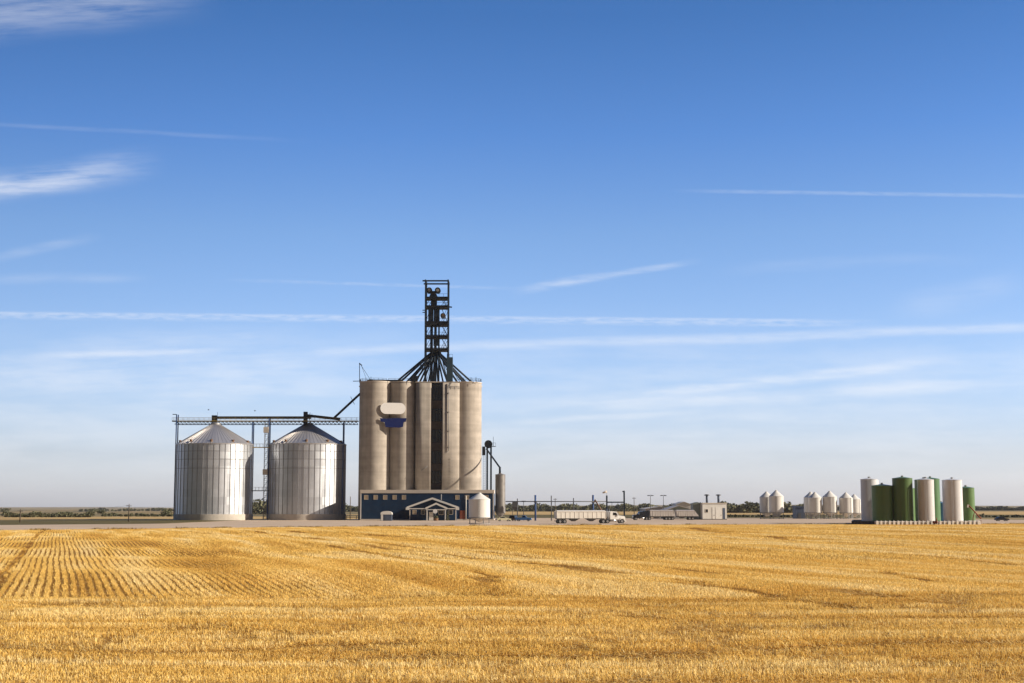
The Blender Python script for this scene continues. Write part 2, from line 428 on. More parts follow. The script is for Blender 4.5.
track([(250, 530), (300, 534), (470, 541), (640, 552)], 0.9, 0.8)
track([(150, 531), (300, 541), (460, 553), (600, 566), (720, 577)], 0.5, 0.8)
track([(330, 548), (430, 565), (500, 585)], 0.6, 0.7)
track([(560, 534), (760, 548), (1060, 569)], 0.6, 0.7)
track([(640, 620), (700, 634), (760, 640)], 0.7, 0.6)
track([(0, 606), (60, 611), (120, 607)], 0.8, 0.6)

def vnoise(x, y, s, seed):
    """smooth value noise"""
    r = np.random.default_rng(seed); T = r.random((256, 256))
    u = x / s + 1000; v = y / s + 1000
    iu = np.floor(u).astype(int); iv = np.floor(v).astype(int); fu = u - iu; fv = v - iv
    fu = fu * fu * (3 - 2 * fu); fv = fv * fv * (3 - 2 * fv)
    g = lambda a, b: T[a % 256, b % 256]
    return (g(iu, iv) * (1 - fu) + g(iu + 1, iv) * fu) * (1 - fv) + (g(iu, iv + 1) * (1 - fu) + g(iu + 1, iv + 1) * fu) * fv

def track_mask(x, y):
    m = np.zeros_like(x)
    wob = (vnoise(x, y, 1.7, 5) - 0.5)
    for pts, w, s in TRACKS:
        best = np.full_like(x, 1e9)
        for a, b in zip(pts[:-1], pts[1:]):
            d = b - a; L2 = d @ d
            t = np.clip(((x - a[0]) * d[0] + (y - a[1]) * d[1]) / L2, 0, 1)
            best = np.minimum(best, np.hypot(x - a[0] - t * d[0], y - a[1] - t * d[1]))
        best = best + wob * w * 1.2
        brk = np.clip(vnoise(x, y, 6.0, 9) * 2.6 - 0.25, 0.15, 1)
        m = np.maximum(m, np.clip((w * 1.25 - best) / (w * 0.5), 0, 1) * s * brk)
    return m

ROW_AZ = math.atan((62 - 512) / F)            # rows run away towards the left
rd = np.array([math.sin(ROW_AZ), math.cos(ROW_AZ)]); rp = np.array([rd[1], -rd[0]])
HEAD = 69.0                                    # headland worked across, nearer than this
def head_y(x): return HEAD + 0.03 * x + 3.0 * (vnoise(x, x * 0, 9.0, 3) - 0.5)

bl = []                                        # arrays: x, y, h, w, tone
def rows_block(d0, d1, step, spacing, w, per, hmul=1.0):
    xm = 0.42 * d1 + 32
    diag = xm + d1
    k = np.arange(-int(diag / spacing), int(diag / spacing) + 1) * spacing
    # restrict to needed span
    for kk in np.array_split(k, max(1, len(k) // 40)):
        s = np.arange(d0 * 0.85, d1 * 1.25, step)
        K, S = np.meshgrid(kk, s); K = K.ravel(); S = S.ravel()
        K = np.repeat(K, per); S = np.repeat(S, per)
        S = S + rng.uniform(-0.5, 0.5, S.shape) * step * 1.6
        K = K + np.clip(rng.normal(0, 0.052 + w * 0.22, K.shape), -.15, .15) + 0.06 * np.sin(S * 0.09 + K * 0.4) + 0.07 * (vnoise(S, K * 0.2, 2.6, 77) - .5)
        x = K * rp[0] + S * rd[0]; y = K * rp[1] + S * rd[1]
        ok = (y > d0) & (y < d1) & (np.abs(x) < 0.39 * y + 30) & (y < edge_y(x) - 0.3) & (y > head_y(x))
        x = x[ok]; y = y[ok]
        bl.append((x, y, np.full(x.shape, hmul), np.full(x.shape, w), np.full(x.shape, 0.0)))
rows_block(60, 118, 0.075, 0.43, 0.024, 4, 0.78)
rows_block(118, 195, 0.12, 0.43, 0.040, 2, 0.74)
rows_block(195, 390, 0.24, 0.43, 0.075, 2, 0.8)
# headland: rows across the view, sown in drills 0.28 m apart
ks = np.arange(28, 76, 0.25)
for kk in np.array_split(ks, 12):
    s = np.arange(-56, 56, 0.034); K, S = np.meshgrid(kk, s); K = np.repeat(K.ravel(), 2); S = np.repeat(S.ravel(), 2)
    S = S + rng.uniform(-.05, .05, S.shape); K = K + rng.normal(0, 0.05, K.shape)
    y = K + 0.035 * S + 0.15 * np.sin(S * 0.13); x = S
    ok = (np.abs(x) < 0.39 * y + 24) & (y < head_y(x)) & (y > 25)
    x = x[ok]; y = y[ok]
    bl.append((x, y, np.full(x.shape, 1.0), np.full(x.shape, 0.019), np.full(x.shape, 0.0)))
bx, by, bh, bw, bt = [np.concatenate(a) for a in zip(*bl)]
tm = track_mask(bx, by)
patchy = vnoise(bx, by, 3.1, 21) * 0.5 + vnoise(bx, by, 0.9, 22) * 0.3 + vnoise(bx, by, 14.0, 23) * 0.4   # 0..1.2
acr = bx * rp[0] + by * rp[1]; alo = bx * rd[0] + by * rd[1]
inner = by > head_y(bx)
streak_n = np.where(inner, vnoise(acr, alo / 14, 1.5, 41) * .5 + vnoise(acr, alo / 9, 5.0, 42) * .5, vnoise(bx / 12, by, 0.7, 43) * .5 + vnoise(bx / 9, by, 2.2, 44) * .5)
thin = np.clip((vnoise(bx, by, 0.55, 31) * .5 + vnoise(bx, by, 2.3, 32) * .5 - .30) * 3.0, 0.08, 1)
thin = np.where(inner, np.clip(.55 + .45 * thin, 0, 1), thin)
keep = rng.random(bx.shape) < (1 - 0.35 * tm) * thin
bx, by, bh, bw, tm, patchy, streak_n, inner = [a[keep] for a in (bx, by, bh, bw, tm, patchy, streak_n, inner)]
nB = len(bx)
H = bh * (0.15 + np.where(inner, 0.05, 0.09) * rng.random(nB) + 0.06 * patchy) * (1 - 0.78 * tm) * (0.72 + 0.56 * streak_n) * np.where(inner, 1.0, 0.72)
tone = np.clip(0.645 + rng.normal(0, 0.13, nB) * np.clip(1.3 - by / 130, .2, 1) + np.where(inner, .12, .25) * (patchy - 0.6) + np.where(inner, .05, 0) + np.where(inner, 1.05, 1.15) * (streak_n - .5) - np.where(inner, 0, .45) * np.clip(.42 - vnoise(bx / 3, by, 1.1, 55), 0, 1) - 0.75 * tm, 0, 1)
yaw = rng.uniform(0, PI, nB); ux = np.cos(yaw); uy = np.sin(yaw)
W = bw * rng.uniform(0.6, 1.4, nB) * (1 + 1.0 * tm)
la = rng.uniform(0, 2 * PI, nB); lm = H * np.abs(rng.normal(0, 0.30, nB)) + H * 1.0 * tm * rng.random(nB)
lx = np.cos(la) * lm - 0.04 * H; ly = np.sin(la) * lm
zb = field_z(bx, by) - 0.02
V = np.empty((nB, 4, 3), np.float32)
V[:, 0] = np.stack([bx - ux * W / 2, by - uy * W / 2, zb], -1)
V[:, 1] = np.stack([bx + ux * W / 2, by + uy * W / 2, zb], -1)
V[:, 2] = np.stack([bx + lx + ux * W * 0.35, by + ly + uy * W * 0.35, zb + H], -1)
V[:, 3] = np.stack([bx + lx - ux * W * 0.35, by + ly - uy * W * 0.35, zb + H * rng.uniform(0.8, 1, nB)], -1)
# cut straw lying about on the ground
nL = 400000
ly_ = 26 + (115 - 26) * rng.random(nL) ** 1.25; lx_ = rng.uniform(-1, 1, nL) * (0.39 * ly_ + 22)
kp = (ly_ < head_y(lx_)) | (rng.random(nL) < .3)
lx_, ly_ = lx_[kp], ly_[kp]; nL = len(lx_)
la_ = rng.uniform(0, 2 * PI, nL); ll = rng.uniform(0.10, 0.32, nL); lw = rng.uniform(0.012, 0.03, nL)
lz = field_z(lx_, ly_) + rng.uniform(0.01, 0.12, nL); tl = rng.normal(0, 0.25, nL)
cx, cy = np.cos(la_), np.sin(la_)
VL = np.empty((nL, 4, 3), np.float32)
for i, (a, b) in enumerate(((-.5, -.5), (.5, -.5), (.5, .5), (-.5, .5))):
    VL[:, i] = np.stack([lx_ + cx * a * ll - cy * b * lw, ly_ + cy * a * ll + cx * b * lw, lz + a * ll * tl], -1)
V = np.concatenate([V, VL]); tone = np.concatenate([tone, np.clip(rng.normal(0.72, 0.16, nL), 0, 1)])
nT = len(V)
me = bpy.data.meshes.new('stubble')
me.vertices.add(nT * 4); me.vertices.foreach_set('co', V.reshape(-1))
me.loops.add(nT * 4); me.loops.foreach_set('vertex_index', np.arange(nT * 4, dtype=np.int32))
me.polygons.add(nT); me.polygons.foreach_set('loop_start', np.arange(nT, dtype=np.int32) * 4)
at = me.attributes.new('tone', 'FLOAT', 'FACE'); at.data.foreach_set('value', tone.astype(np.float32))
def straw_mat():
    m, nt, b = new_mat('straw')
    N = nt.nodes.new; L = nt.links.new
    a = N("ShaderNodeAttribute"); a.attribute_name = 'tone'
    cr = N("ShaderNodeValToRGB"); e = cr.color_ramp.elements
    e[0].position = 0.0; e[0].color = (0.315, 0.155, 0.033, 1)
    e[1].position = 1.0; e[1].color = (0.95, 0.76, 0.36, 1)
    x = e.new(0.35); x.color = (0.69, 0.41, 0.085, 1)
    x = e.new(0.68); x.color = (0.89, 0.61, 0.165, 1)
    L(a.outputs["Fac"], cr.inputs[0]); L(cr.outputs[0], b.inputs["Base Color"])
    b.inputs["Roughness"].default_value = 0.7; b.inputs["Specular IOR Level"].default_value = 0.25
    tl = N("ShaderNodeBsdfTranslucent"); L(cr.outputs[0], tl.inputs["Color"])      # thin straw lets light through
    ms = N("ShaderNodeMixShader"); ms.inputs[0].default_value = 0.32
    out = nt.nodes["Material Output"]; L(b.outputs[0], ms.inputs[1]); L(tl.outputs[0], ms.inputs[2]); L(ms.outputs[0], out.inputs["Surface"])
    return m
me.materials.append(straw_mat()); me.update(calc_edges=True)
stb = bpy.data.objects.new('stubble', me); COL.objects.link(stb)
tag(stb, 'golden cut wheat stubble standing in rows over the whole foreground field', 'stubble', kind='stuff')

nW = 26000
wx = rng.uniform(-150, 190, nW); off = np.abs(rng.normal(0, 1.0, nW)) * rng.choice([-1, 1], nW, p=[.3, .7])
wy = edge_y(wx) + off * (0.4 + 2.2 * vnoise(wx, wx * 0, 7.0, 61) ** 2)
kw = rng.random(nW) < np.clip(vnoise(wx, wy, 3.0, 62) * 2.4 - .8, 0, 1); wx, wy = wx[kw], wy[kw]; nW = len(wx)
hW = rng.uniform(.12, .42, nW) * (.6 + .8 * vnoise(wx, wy, 2.0, 63)); ya = rng.uniform(0, PI, nW); ww = rng.uniform(.03, .08, nW)
la = rng.uniform(0, 2 * PI, nW); lm = hW * rng.uniform(.1, .7, nW)
VW = np.empty((nW, 4, 3), np.float32)
for i, (a, h) in enumerate(((-1, 0), (1, 0), (.35, 1), (-.35, 1))):
    VW[:, i] = np.stack([wx + np.cos(ya) * a * ww + h * np.cos(la) * lm, wy + np.sin(ya) * a * ww + h * np.sin(la) * lm, hW * h + .02], -1)
me = bpy.data.meshes.new('weeds')
me.vertices.add(nW * 4); me.vertices.foreach_set('co', VW.reshape(-1))
me.loops.add(nW * 4); me.loops.foreach_set('vertex_index', np.arange(nW * 4, dtype=np.int32))
me.polygons.add(nW); me.polygons.foreach_set('loop_start', np.arange(nW, dtype=np.int32) * 4)
me.materials.append(mat('dry_weeds', (0.10, 0.085, 0.03), 0.85, 0, 0.2, 0.4, col2=(0.32, 0.22, 0.08))); me.update(calc_edges=True)
wo_ = bpy.data.objects.new('weeds', me); COL.objects.link(wo_)
tag(wo_, 'ragged dry weeds between the stubble field and the gravel yard', 'weeds', kind='stuff')
print('stubble blades', nT)

# ------------------------------------------------------------------ concrete elevator
EY = 512.6
ztop = Z(381.6, EY - 5.5)
el = thing('grain_elevator', 'tall beige concrete grain elevator of clustered round silos behind the long blue building', 'grain elevator', (X(420, EY), EY, 0))
def arc(cxm, cym, r, a0, a1, n):
    return [(cxm + r * math.sin(a), cym - r * math.cos(a)) for a in np.linspace(a0, a1, n)]
def silo(cpx, rpx, cy, top=0.0):
    MB().lathe([(M(rpx * .985, cy), 0), (M(rpx * .985, cy), ztop + top)], 64, X(cpx, cy, 450), cy).build('silo', 'concrete', el)
silo(374.6, 15.9, EY)                 # left corner
silo(465.8, 15.9, EY + 3.2)                 # right corner
silo(402.0, 13.4, EY + 0.8, -0.15)
for c in (374.6, 403, 436, 465.8): silo(c, 15.9, EY + 17.5, -0.1)      # back row
# two front bays with rounded outer corners either side of the window recess
yb = EY + 3.5
xe, xc_, xr_ = X(414.6, EY - 3), X(421.8, EY - 4), X(430.4, EY - 4)
poly = [(xc_ - (xc_ - xe) * math.cos(t), EY - 4.4 + 2.5 * (1 - math.sin(t))) for t in np.linspace(0, PI / 2, 20)]
poly += [(xc_ + (xr_ - xc_) * k / 6, EY - 4.4 + .08 * (k / 6) ** 2) for k in range(1, 7)] + [(xr_, yb), (xe, yb)]
MB().prism_z(poly, 0, ztop - 0.3, True).build('front_bay', 'concrete', el)
xl_, xe = X(441.6, EY - 5), X(459, EY - 3); xo = X(440, EY - 5)
poly = [(xl_, EY - 4.9)] + [(xo + (xe - xo) * math.sin(t), EY - 4.9 + 2.5 * (1 - math.cos(t))) for t in np.linspace(.15, PI / 2, 30)] + [(xe, yb), (xl_, yb)]
MB().prism_z(poly, 0, ztop - 0.25, True).build('front_bay', 'concrete', el)
x0, x1 = X(395, EY), X(445, EY)
MB().box(x0, x1, EY + 2, EY + 15, 0, ztop - 0.4).build('core_wall', 'concrete', el)
# window recess
rx0, rx1 = X(430.4, EY - 3), X(441.6, EY - 3)
MB().box(rx0 - 0.6, rx1 + 0.3, EY - 1.4, EY + 1.9, 0, ztop - 0.5).build('recess_wall', 'recess', el)
for (ya, yb_) in ((384, 400), (409, 421), (430, 442), (451, 463), (471, 483)):
    za, zb_ = Z(yb_, EY - 2), Z(ya, EY - 2); fy = EY - 1.4
    w = MB(); wd = rx1 - rx0 - 0.5; c0 = rx0 + 0.25
    for k in range(4): w.box(c0 + wd * k / 3 - 0.09, c0 + wd * k / 3 + 0.09, fy - 0.16, fy - 0.003, za, zb_)
    w.box(c0 + 0.1, c0 + wd - 0.1, fy - 0.15, fy - 0.004, zb_, zb_ + 0.16); w.box(c0 + 0.1, c0 + wd - 0.1, fy - 0.15, fy - 0.004, za - 0.16, za)
    wo = w.build('window', 'steel_black', el)
    p = MB()
    for k in range(3): p.box(c0 + wd * k / 3 + 0.1, c0 + wd * (k + 1) / 3 - 0.1, fy - 0.06, fy - 0.005, za + 0.002, zb_ - 0.002)
    p.build('pane', 'glass', wo)
# roof slab and rim rail
rf = MB()
for c, r, y in ((374.6, 16.1, EY), (465.8, 16.1, EY + 3.2), (402, 13.6, EY + .8)):
    rf.lathe([(M(r, y), ztop + 0.012), (M(r, y), ztop + 0.32)], 48, X(c, y, 450), y)
for c in (374.6, 403, 436, 465.8): rf.lathe([(M(16.3, EY + 17), ztop + 0.02), (M(16.3, EY + 17), ztop + 0.33)], 48, X(c, EY + 17.5, 450), EY + 17.5)
rf.box(X(384, EY), X(460, EY), EY - 1, EY + 19, ztop - 0.05, ztop + 0.30)
rf.box(X(414.4, EY - 3), X(459.2, EY - 3), EY - 2.9, EY + .9, ztop - .03, ztop + .28)
rf.build('roof_slab', 'trim', el)
rl = MB()
def rail(pts, h, gap):
    for a, b in zip(pts[:-1], pts[1:]):
        a = Vector(a); b = Vector(b); n = max(1, int((b - a).length / gap))
        for hh in (h, h * 0.5): rl.bar(a + Vector((0, 0, hh)), b + Vector((0, 0, hh)), 0.09)
        for i in range(n + 1): rl.bar(a.lerp(b, i / n), a.lerp(b, i / n) + Vector((0, 0, h)), 0.09)
for c, a0, a1 in ((374.6, -PI * 0.95, 0.9), (465.8, -0.7, PI * 0.95)):
    rl = MB()
    rail([(x, y, ztop + 0.3) for x, y in arc(X(c, EY, 450), EY, M(15.3, EY), a0, a1, 14)], 1.0, 2.2); rl.build('railing', 'steel_dark', el)
rl = MB(); rail([(X(388, EY), EY - 3.5, ztop + .3), (X(414, EY), EY - 4, ztop + .3)], 1.0, 2.2); rl.build('railing', 'steel_dark', el)

# roof conveyor housing along the left
MB().box(X(366, EY), X(402, EY), EY - 1.6, EY - 0.4, ztop + 0.45, ztop + 1.0).build('roof_conveyor', 'steel_black', el)
# conduit down the front; diagonal tubes modelled in place of a cast shadow
cd = MB(); yF = EY - 4.9 - 0.02
a = P(448.6, 383, yF); b = P(448.6, 451, yF); cd.tube(a, b, 0.12, 8)
cd.tube(b, P(441.9, 456.5, yF + 0.9), 0.11, 8)
for py in (393, 412, 431, 447): q_ = P(448.6, py, yF); cd.box(q_.x - .3, q_.x + .3, yF - .1, yF + .3, q_.z - .12, q_.z + .12)
cd.build('conduit', 'grey', el)
cd2 = MB(); cd2.tube(P(429.8, 464.5, EY - 4.2), P(421, 471, EY - 4.55), 0.10, 8)
cd2.build('diagonal_shadow_tube', 'grey', el)  # grey tube standing for a slanting cast shadow
# small landing ladder on right front bay
for i in range(9):
    q_ = P(452, 458 + i * 3, yF + 0.25); ld = MB(); ld.box(q_.x - .35, q_.x + .35, yF + .06, yF + .3, q_.z - .05, q_.z + .05); ld.build('step_rung', 'grey', el)

# signs on the elevator
def slab_sign(name, label, pts_px, Y, th, m, brackets):
    c = P(sum(p[0] for p in pts_px) / len(pts_px), sum(p[1] for p in pts_px) / len(pts_px), Y)
    t = thing(name, label, 'sign', (c.x, c.y, c.z))
    poly = [(P(px, py, Y).x, P(px, py, Y).z) for px, py in pts_px]
    MB().prism_y(poly, Y, Y + th).build('sign_face', m, t)
    for px, py, y1 in brackets: p = P(px, py, Y); MB().box(p.x - .08, p.x + .08, Y + th - 0.02, y1, p.z - .08, p.z + .08).build('bracket', 'steel_dark', t)
    return t
SY = EY - 5.0
pill = [(386 + 5.6 * math.cos(a), 408.4 + 5.6 * math.sin(a)) for a in np.linspace(PI / 2, 3 * PI / 2, 14)] + [(400 + 5.6 * math.cos(a), 408.4 + 5.6 * math.sin(a)) for a in np.linspace(-PI / 2, PI / 2, 14)]
ps = slab_sign('pill_sign', 'white rounded oblong sign mounted high on the concrete silos', pill[::-1], SY, 0.14, 'sign_white', [(384.5, 409, EY - 4.1), (402, 409, EY - 3.7)])
ps.rotation_euler = (0, 0, R(10))
wave = [(380, 418.2), (386, 418.8), (393, 418.1), (406.5, 418.0), (406, 421.5), (403.6, 422.2), (403, 426.8), (399, 427.6), (385.6, 427.2), (384.6, 422.4), (380.6, 421.6)]
bs = slab_sign('banner_sign', 'dark blue tapering sign under the white oblong sign', wave[::-1], SY, 0.25, 'sign_blue', [(385.5, 419.5, EY - 4.0), (402, 420, EY - 3.7)])
bs.rotation_euler = (0, 0, R(10))

# jib crane on the roof corner
jb = thing('jib_crane', 'thin steel jib with stay cables on the left roof corner of the elevator', 'crane', tuple(P(360, 380, EY - 1)))
j = MB(); a = P(359.6, 380, EY - 1); b = P(359.6, 363, EY - 1); a.z = ztop + 0.3; j.bar(a, b, 0.22); j.build('mast', 'steel_dark', jb)
MB().bar(P(359.2, 363.2, EY - 1), P(362, 365.5, EY - 1), 0.35).build('boom', 'steel_dark', jb)
st = MB(); e_ = P(371, 378.5, EY - 1); e_.z = ztop + 0.75; st.tube(b, e_, 0.07, 6); e2 = P(367, 379, EY - 1); e2.z = ztop + .75; st.tube(P(361.5, 366, EY - 1), e2, 0.06, 6); st.build('stay_cable', 'steel_dark', jb)
w_ = MB(); w_.box(e_.x - .7, e_.x + .7, EY - 1.6, EY - .4, ztop + .33, ztop + 1.1); w_.bar((e_.x, EY - 1, ztop + 1.1), (e_.x, EY - 1, ztop + 2.2), .14); w_.build('winch', 'steel_dark', jb)
MB().bar(P(353, 381.2, EY - 1), P(361.5, 381.0, EY - 1), 0.22).build('outrigger', 'steel_dark', jb)

# ------------------------------------------------------------------ steel leg tower on the roof
TY = EY + 3; TF = TY - 3.6
xl, xr = X(424.6, TF, 330) + .2, X(448.4, TF, 330) - .2; yf, yk = TY - 3.6, TY + 3.6
tz = Z(279.5, TY - 3.6); rz_ = ztop + 0.30
tw = thing('headhouse_tower', 'dark open steel leg tower with spouts fanning out on top of the elevator', 'steel tower', ((xl + xr) / 2, TY, rz_))
for x in (xl, xr):
    for y in (yf, yk): MB().bar((x, y, rz_), (x, y, tz), 0.42).build('corner_post', 'steel_dark', tw)
for py, th in ((297.3, .6), (306.2, .7), (323, 1.3), (336, .8), (349, .8)):
    z = Z(py, TF); pl = MB(); pl.box(xl + .21, xr - .21, yf + .1, yk - .1, z - th / 2, z + th / 2)
    po = pl.build('platform', 'steel_black', tw)
    for y in (yf, yk):
        r_ = MB(); r_.bar((xl + .25, y, z + th / 2 + 1.0), (xr - .25, y, z + th / 2 + 1.0), .09)
        for k in range(1, 5): r_.bar((xl + (xr - xl) * k / 5, y, z + th / 2), (xl + (xr - xl) * k / 5, y, z + th / 2 + 1.0), .08)
        r_.build('guard_rail', 'steel_dark', po)
tf = MB(); z = Z(280.8, TF)
for y in (yf, yk): tf.bar((xl - M(3, TY), y, z), (xr + .3, y, z), 0.5)
for x in (xl, xr): tf.bar((x, yf + .35, z), (x, yk - .35, z), 0.6)
tf.build('top_frame', 'steel_dark', tw)
MB().bar((xr + .2, yf, Z(306.8, TF)), (xr + M(4, TY), yf, Z(307.2, TF)), .45).build('hoist_arm', 'steel_dark', tw)
for py in (310.2, 312.4): MB().bar((xl - M(2.8, TY), yf, Z(py, TF)), (xl - .2, yf, Z(py, TF)), .28).build('outrigger', 'steel_dark', tw)
br = MB()
lev = [rz_, Z(349, TF), Z(336, TF), Z(323, TF), Z(306.2, TF), Z(297.3, TF)]
for a, b in zip(lev[1:-1], lev[2:]):
    for y in (yf, yk):
        w = (xr - xl)
        br.bar((xl, y, a), (xl + w * .27, y, b), .16); br.bar((xr, y, a), (xr - w * .32, y, b), .16); br.bar((xr - w * .32, y, a), (xr, y, b), .13)
    for x in (xl, xr): br.bar((x, yf, a), (x, yk, b), .18)
for y in (yf, yk): br.bar((xl, y, lev[0]), (xl + 3, y, lev[1]), .18); br.bar((xr, y, lev[0]), (xr - 3, y, lev[1]), .18)
br.build('cross_brace', 'steel_dark', tw)
for (a, b, t0, y) in ((428.4, 433.4, 306, TY - 1.5), (433.9, 439.6, 306, TY - 1.3)):
    MB().box(X(a, TY, 320), X(b, TY, 320), y, y + 2.2, Z(323, TY), Z(t0, TF)).build('leg_head_casing', 'steel_dark', tw)
for (a, b, t0) in ((430.2, 432.8, 323), (434.2, 436.6, 323), (438.2, 439.6, 323)):
    MB().box(X(a, TY, 350), X(b, TY, 350), TY - 1.0, TY + 1.0, rz_, Z(t0, TF)).build('leg_casing', 'steel_dark', tw)
MB().box(X(431, TY, 300), X(437, TY, 300), TY - 1.1, TY + 1.1, Z(306, TY), Z(295, TF)).build('upper_casing', 'steel_dark', tw)
for cpx in (429.4, 437.8):
    c = P(cpx, 290.6, TY); h = MB(); h.tube((c.x, TY - 1.1, c.z), (c.x, TY + 1.1, c.z), M(2.9, TY), 20)
    ho = h.build('pulley_head', 'steel_black', tw)
    MB().tube((c.x, TY - 1.25, c.z), (c.x, TY - 1.103, c.z), M(1.5, TY), 14).build('drive_guard', 'grey', ho)
c = P(433.6, 294, TY); MB().prism_y([(c.x - 1.6, c.z - 1.2), (c.x + 1.6, c.z - 1.2), (c.x + .5, c.z + 1.0), (c.x - .5, c.z + 1.0)], TY - .9, TY + .9).build('head_throat', 'steel_black', tw)
c = P(443.2, 316.2, TY); m_ = MB(); m_.tube((c.x, TY - 2, c.z), (c.x, TY + 0.4, c.z), M(2.6, TY), 18); mo = m_.build('motor', 'grey_dark', tw)
MB().tube((c.x + .15, TY - 2.12, c.z + .1), (c.x + .15, TY - 2.003, c.z + .1), M(1.3, TY), 14).build('fan_cover', 'brown', mo)
c = P(436.5, 343, TY); MB().box(c.x - 1.0, c.x + 1.2, TY - 2.4, TY - 1.05, c.z - 1.2, c.z + 1.4).build('distributor', 'steel_dark', tw)
sx0 = X(447.4, TY, 370); sx1 = X(453.4, TY, 370)
enc = MB(); enc.box(sx0, sx1, TY - 6.2, TY - 4.2, rz_ + .02, Z(357.5, TY - 5)); eo = enc.build('lift_enclosure', 'steel_teal', tw)
er = MB()
for x in (sx0 + .1, (sx0 + sx1) / 2, sx1 - .1): er.bar((x, TY - 6.1, Z(357.5, TY - 5)), (x, TY - 6.1, Z(354.6, TY - 5)), .09)
er.bar((sx0 + .1, TY - 6.1, Z(354.6, TY - 5)), (sx1 - .1, TY - 6.1, Z(354.6, TY - 5)), .09); er.build('handrail', 'steel_dark', eo)
spt = [(433.2, 351, 396, -2), (433.4, 352, 400.5, -4), (433.6, 353, 405.5, 3), (433.8, 353, 410, -4.5), (434, 354, 415, -5), (434.2, 352, 419, 4), (434.4, 352.5, 423.5, -5.5), (434.8, 352, 428.5, -3), (435, 352, 433, -5),
       (436, 352, 438, -4), (436.6, 352, 443, -5), (437, 352, 448, 3), (437.4, 352, 457, -4.6), (437.8, 353, 463, -4.2), (438.2, 352, 472, -2), (438, 352, 467.5, 5)]
for a, ay, b, dy in spt:
    p0 = P(a, ay, TY - 0.8); p1 = P(b, 379.6, TY + dy); p1.z = rz_ + 0.02
    MB().tube(p0, p1, 0.36 if abs(b - 434) > 12 else 0.30, 10).build('spout', 'steel_dark', tw)
for a, b in ((424.5, 413), (427, 417), (441, 452), (444, 460)):
    p0 = P(a, 357, TY - 3); p1 = P(b, 379.6, TY - 3); p1.z = rz_; MB().bar(p0, p1, .2).build('strut', 'steel_dark', tw)
bxm = MB(); q_ = P(414.8, 377, TY - 5); bxm.box(q_.x - 1.0, q_.x + 1.0, TY - 6, TY - 4.4, rz_ + .01, rz_ + 2.0); bxm.build('gate_box', 'steel_black', tw)
rl2 = MB(); 
for px, py in ((471, 377.2), (476, 377)): q_ = P(px, py, EY - 2); MB().bar((q_.x, EY - 2, rz_), (q_.x, EY - 2, q_.z), .16).build('vent_post', 'steel_dark', tw)

# ------------------------------------------------------------------ long blue building
BY = 500.0
bb = thing('blue_building', 'long low dark blue sheet building with pale parapet along the elevator foot', 'building', (X(427, BY), BY, 0))
bx0, bx1 = X(360.3, BY), X(493.6, BY); bz = Z(493.2, BY); pz = Z(489.8, BY)
MB().box(bx0, bx1, BY, BY + 26, 0.45, bz).build('wall', 'siding', bb)
MB().box(bx0 - .08, bx1 + .08, BY - .10, BY + 26.1, 0, 0.447).build('plinth', 'foundation', bb)
MB().box(bx0 - .12, bx1 + .12, BY - .14, BY + 26.1, bz + .002, pz).build('parapet', 'trim', bb)
for px in (366.2, 375.7, 385.2, 394.7, 404.0, 457.5, 467.0, 486.4):
    c = P(px, 497.3, BY); f = MB()
    w2, h2 = 0.72, 0.78
    f.box(c.x - w2, c.x - w2 + .1, BY - .09, BY - .002, c.z - h2, c.z + h2); f.box(c.x + w2 - .1, c.x + w2, BY - .09, BY - .002, c.z - h2, c.z + h2)
    f.box(c.x - w2 + .1, c.x + w2 - .1, BY - .09, BY - .002, c.z + h2 - .1, c.z + h2); f.box(c.x - w2 + .1, c.x + w2 - .1, BY - .09, BY - .002, c.z - h2, c.z - h2 + .1)
    fo = f.build('window', 'trim', bb)
    MB().box(c.x - w2 + .1, c.x + w2 - .1, BY - .04, BY - .003, c.z - h2 + .1, c.z + h2 - .1).build('pane', 'tan_pane', fo)
for px in (360.7, 493.3): x = X(px, BY); MB().box(x - .16, x + .16, BY - .05, BY - .003, .45, bz).build('corner_trim', 'white', bb)
x = X(466, BY); MB().tube((x, BY - .12, .45), (x, BY - .12, bz - .9), .13, 10).build('downpipe', 'white', bb)
x = X(462.5, BY); dm = MB(); dm.box(x - .9, x + .9, BY - .07, BY - .002, .45, 3.4); do = dm.build('side_door', 'rust', bb)

# office with gabled porch
OY = 491.5
of = thing('office_building', 'small dark blue office with white trimmed double gable in front of the blue building', 'building', (X(432, OY), OY, 0))
ex0, ex1, ax = X(406.6, OY), X(458.2, OY), X(432.2, OY); ez = Z(507.3, OY); az_ = Z(498.2, OY)
wx0, wx1 = X(409.5, OY), X(456, OY)
MB().prism_y([(wx0, 0), (wx1, 0), (wx1, ez), (ax, az_ - .45), (wx0, ez)], OY + .8, BY - .16).build('wall', 'siding', of)
def gable(parent, x0, x1, xa, z0, za, y0, y1, th, m_roof, tr):
    MB().prism_y([(x0, z0), (xa, za), (x1, z0), (x1, z0 + th * .9), (xa, za + th), (x0, z0 + th * .9)][::-1], y0, y1).build('roof', m_roof, parent)
    b_ = MB()
    for s, xe in ((-1, x0), (1, x1)):
        b_.prism_y([(xe, z0 - tr), (xa, za - tr), (xa, za + th + .05), (xe, z0 + th + .0)], y0 - .12, y0 - .004)
    b_.build('barge_board', 'white', parent)
gable(of, ex0, ex1, ax, ez, az_, OY, BY - .16, .22, 'grey_dark', .42)
bm = MB(); bm.box(ex0 + .3, ex1 - .3, OY - .12, OY + .1, ez - .62, ez - .3); bm.build('eave_beam', 'white', of)
for s, xe in ((1, ex0), (-1, ex1)): 
    MB().box(xe - .3, xe + .9 if s > 0 else xe + .3, OY - .16, OY + .3, ez - .9, ez - .05).build('eave_return', 'white', of) if s > 0 else MB().box(xe - .9, xe + .3, OY - .16, OY + .3, ez - .9, ez - .05).build('eave_return', 'white', of)
PY_ = 487
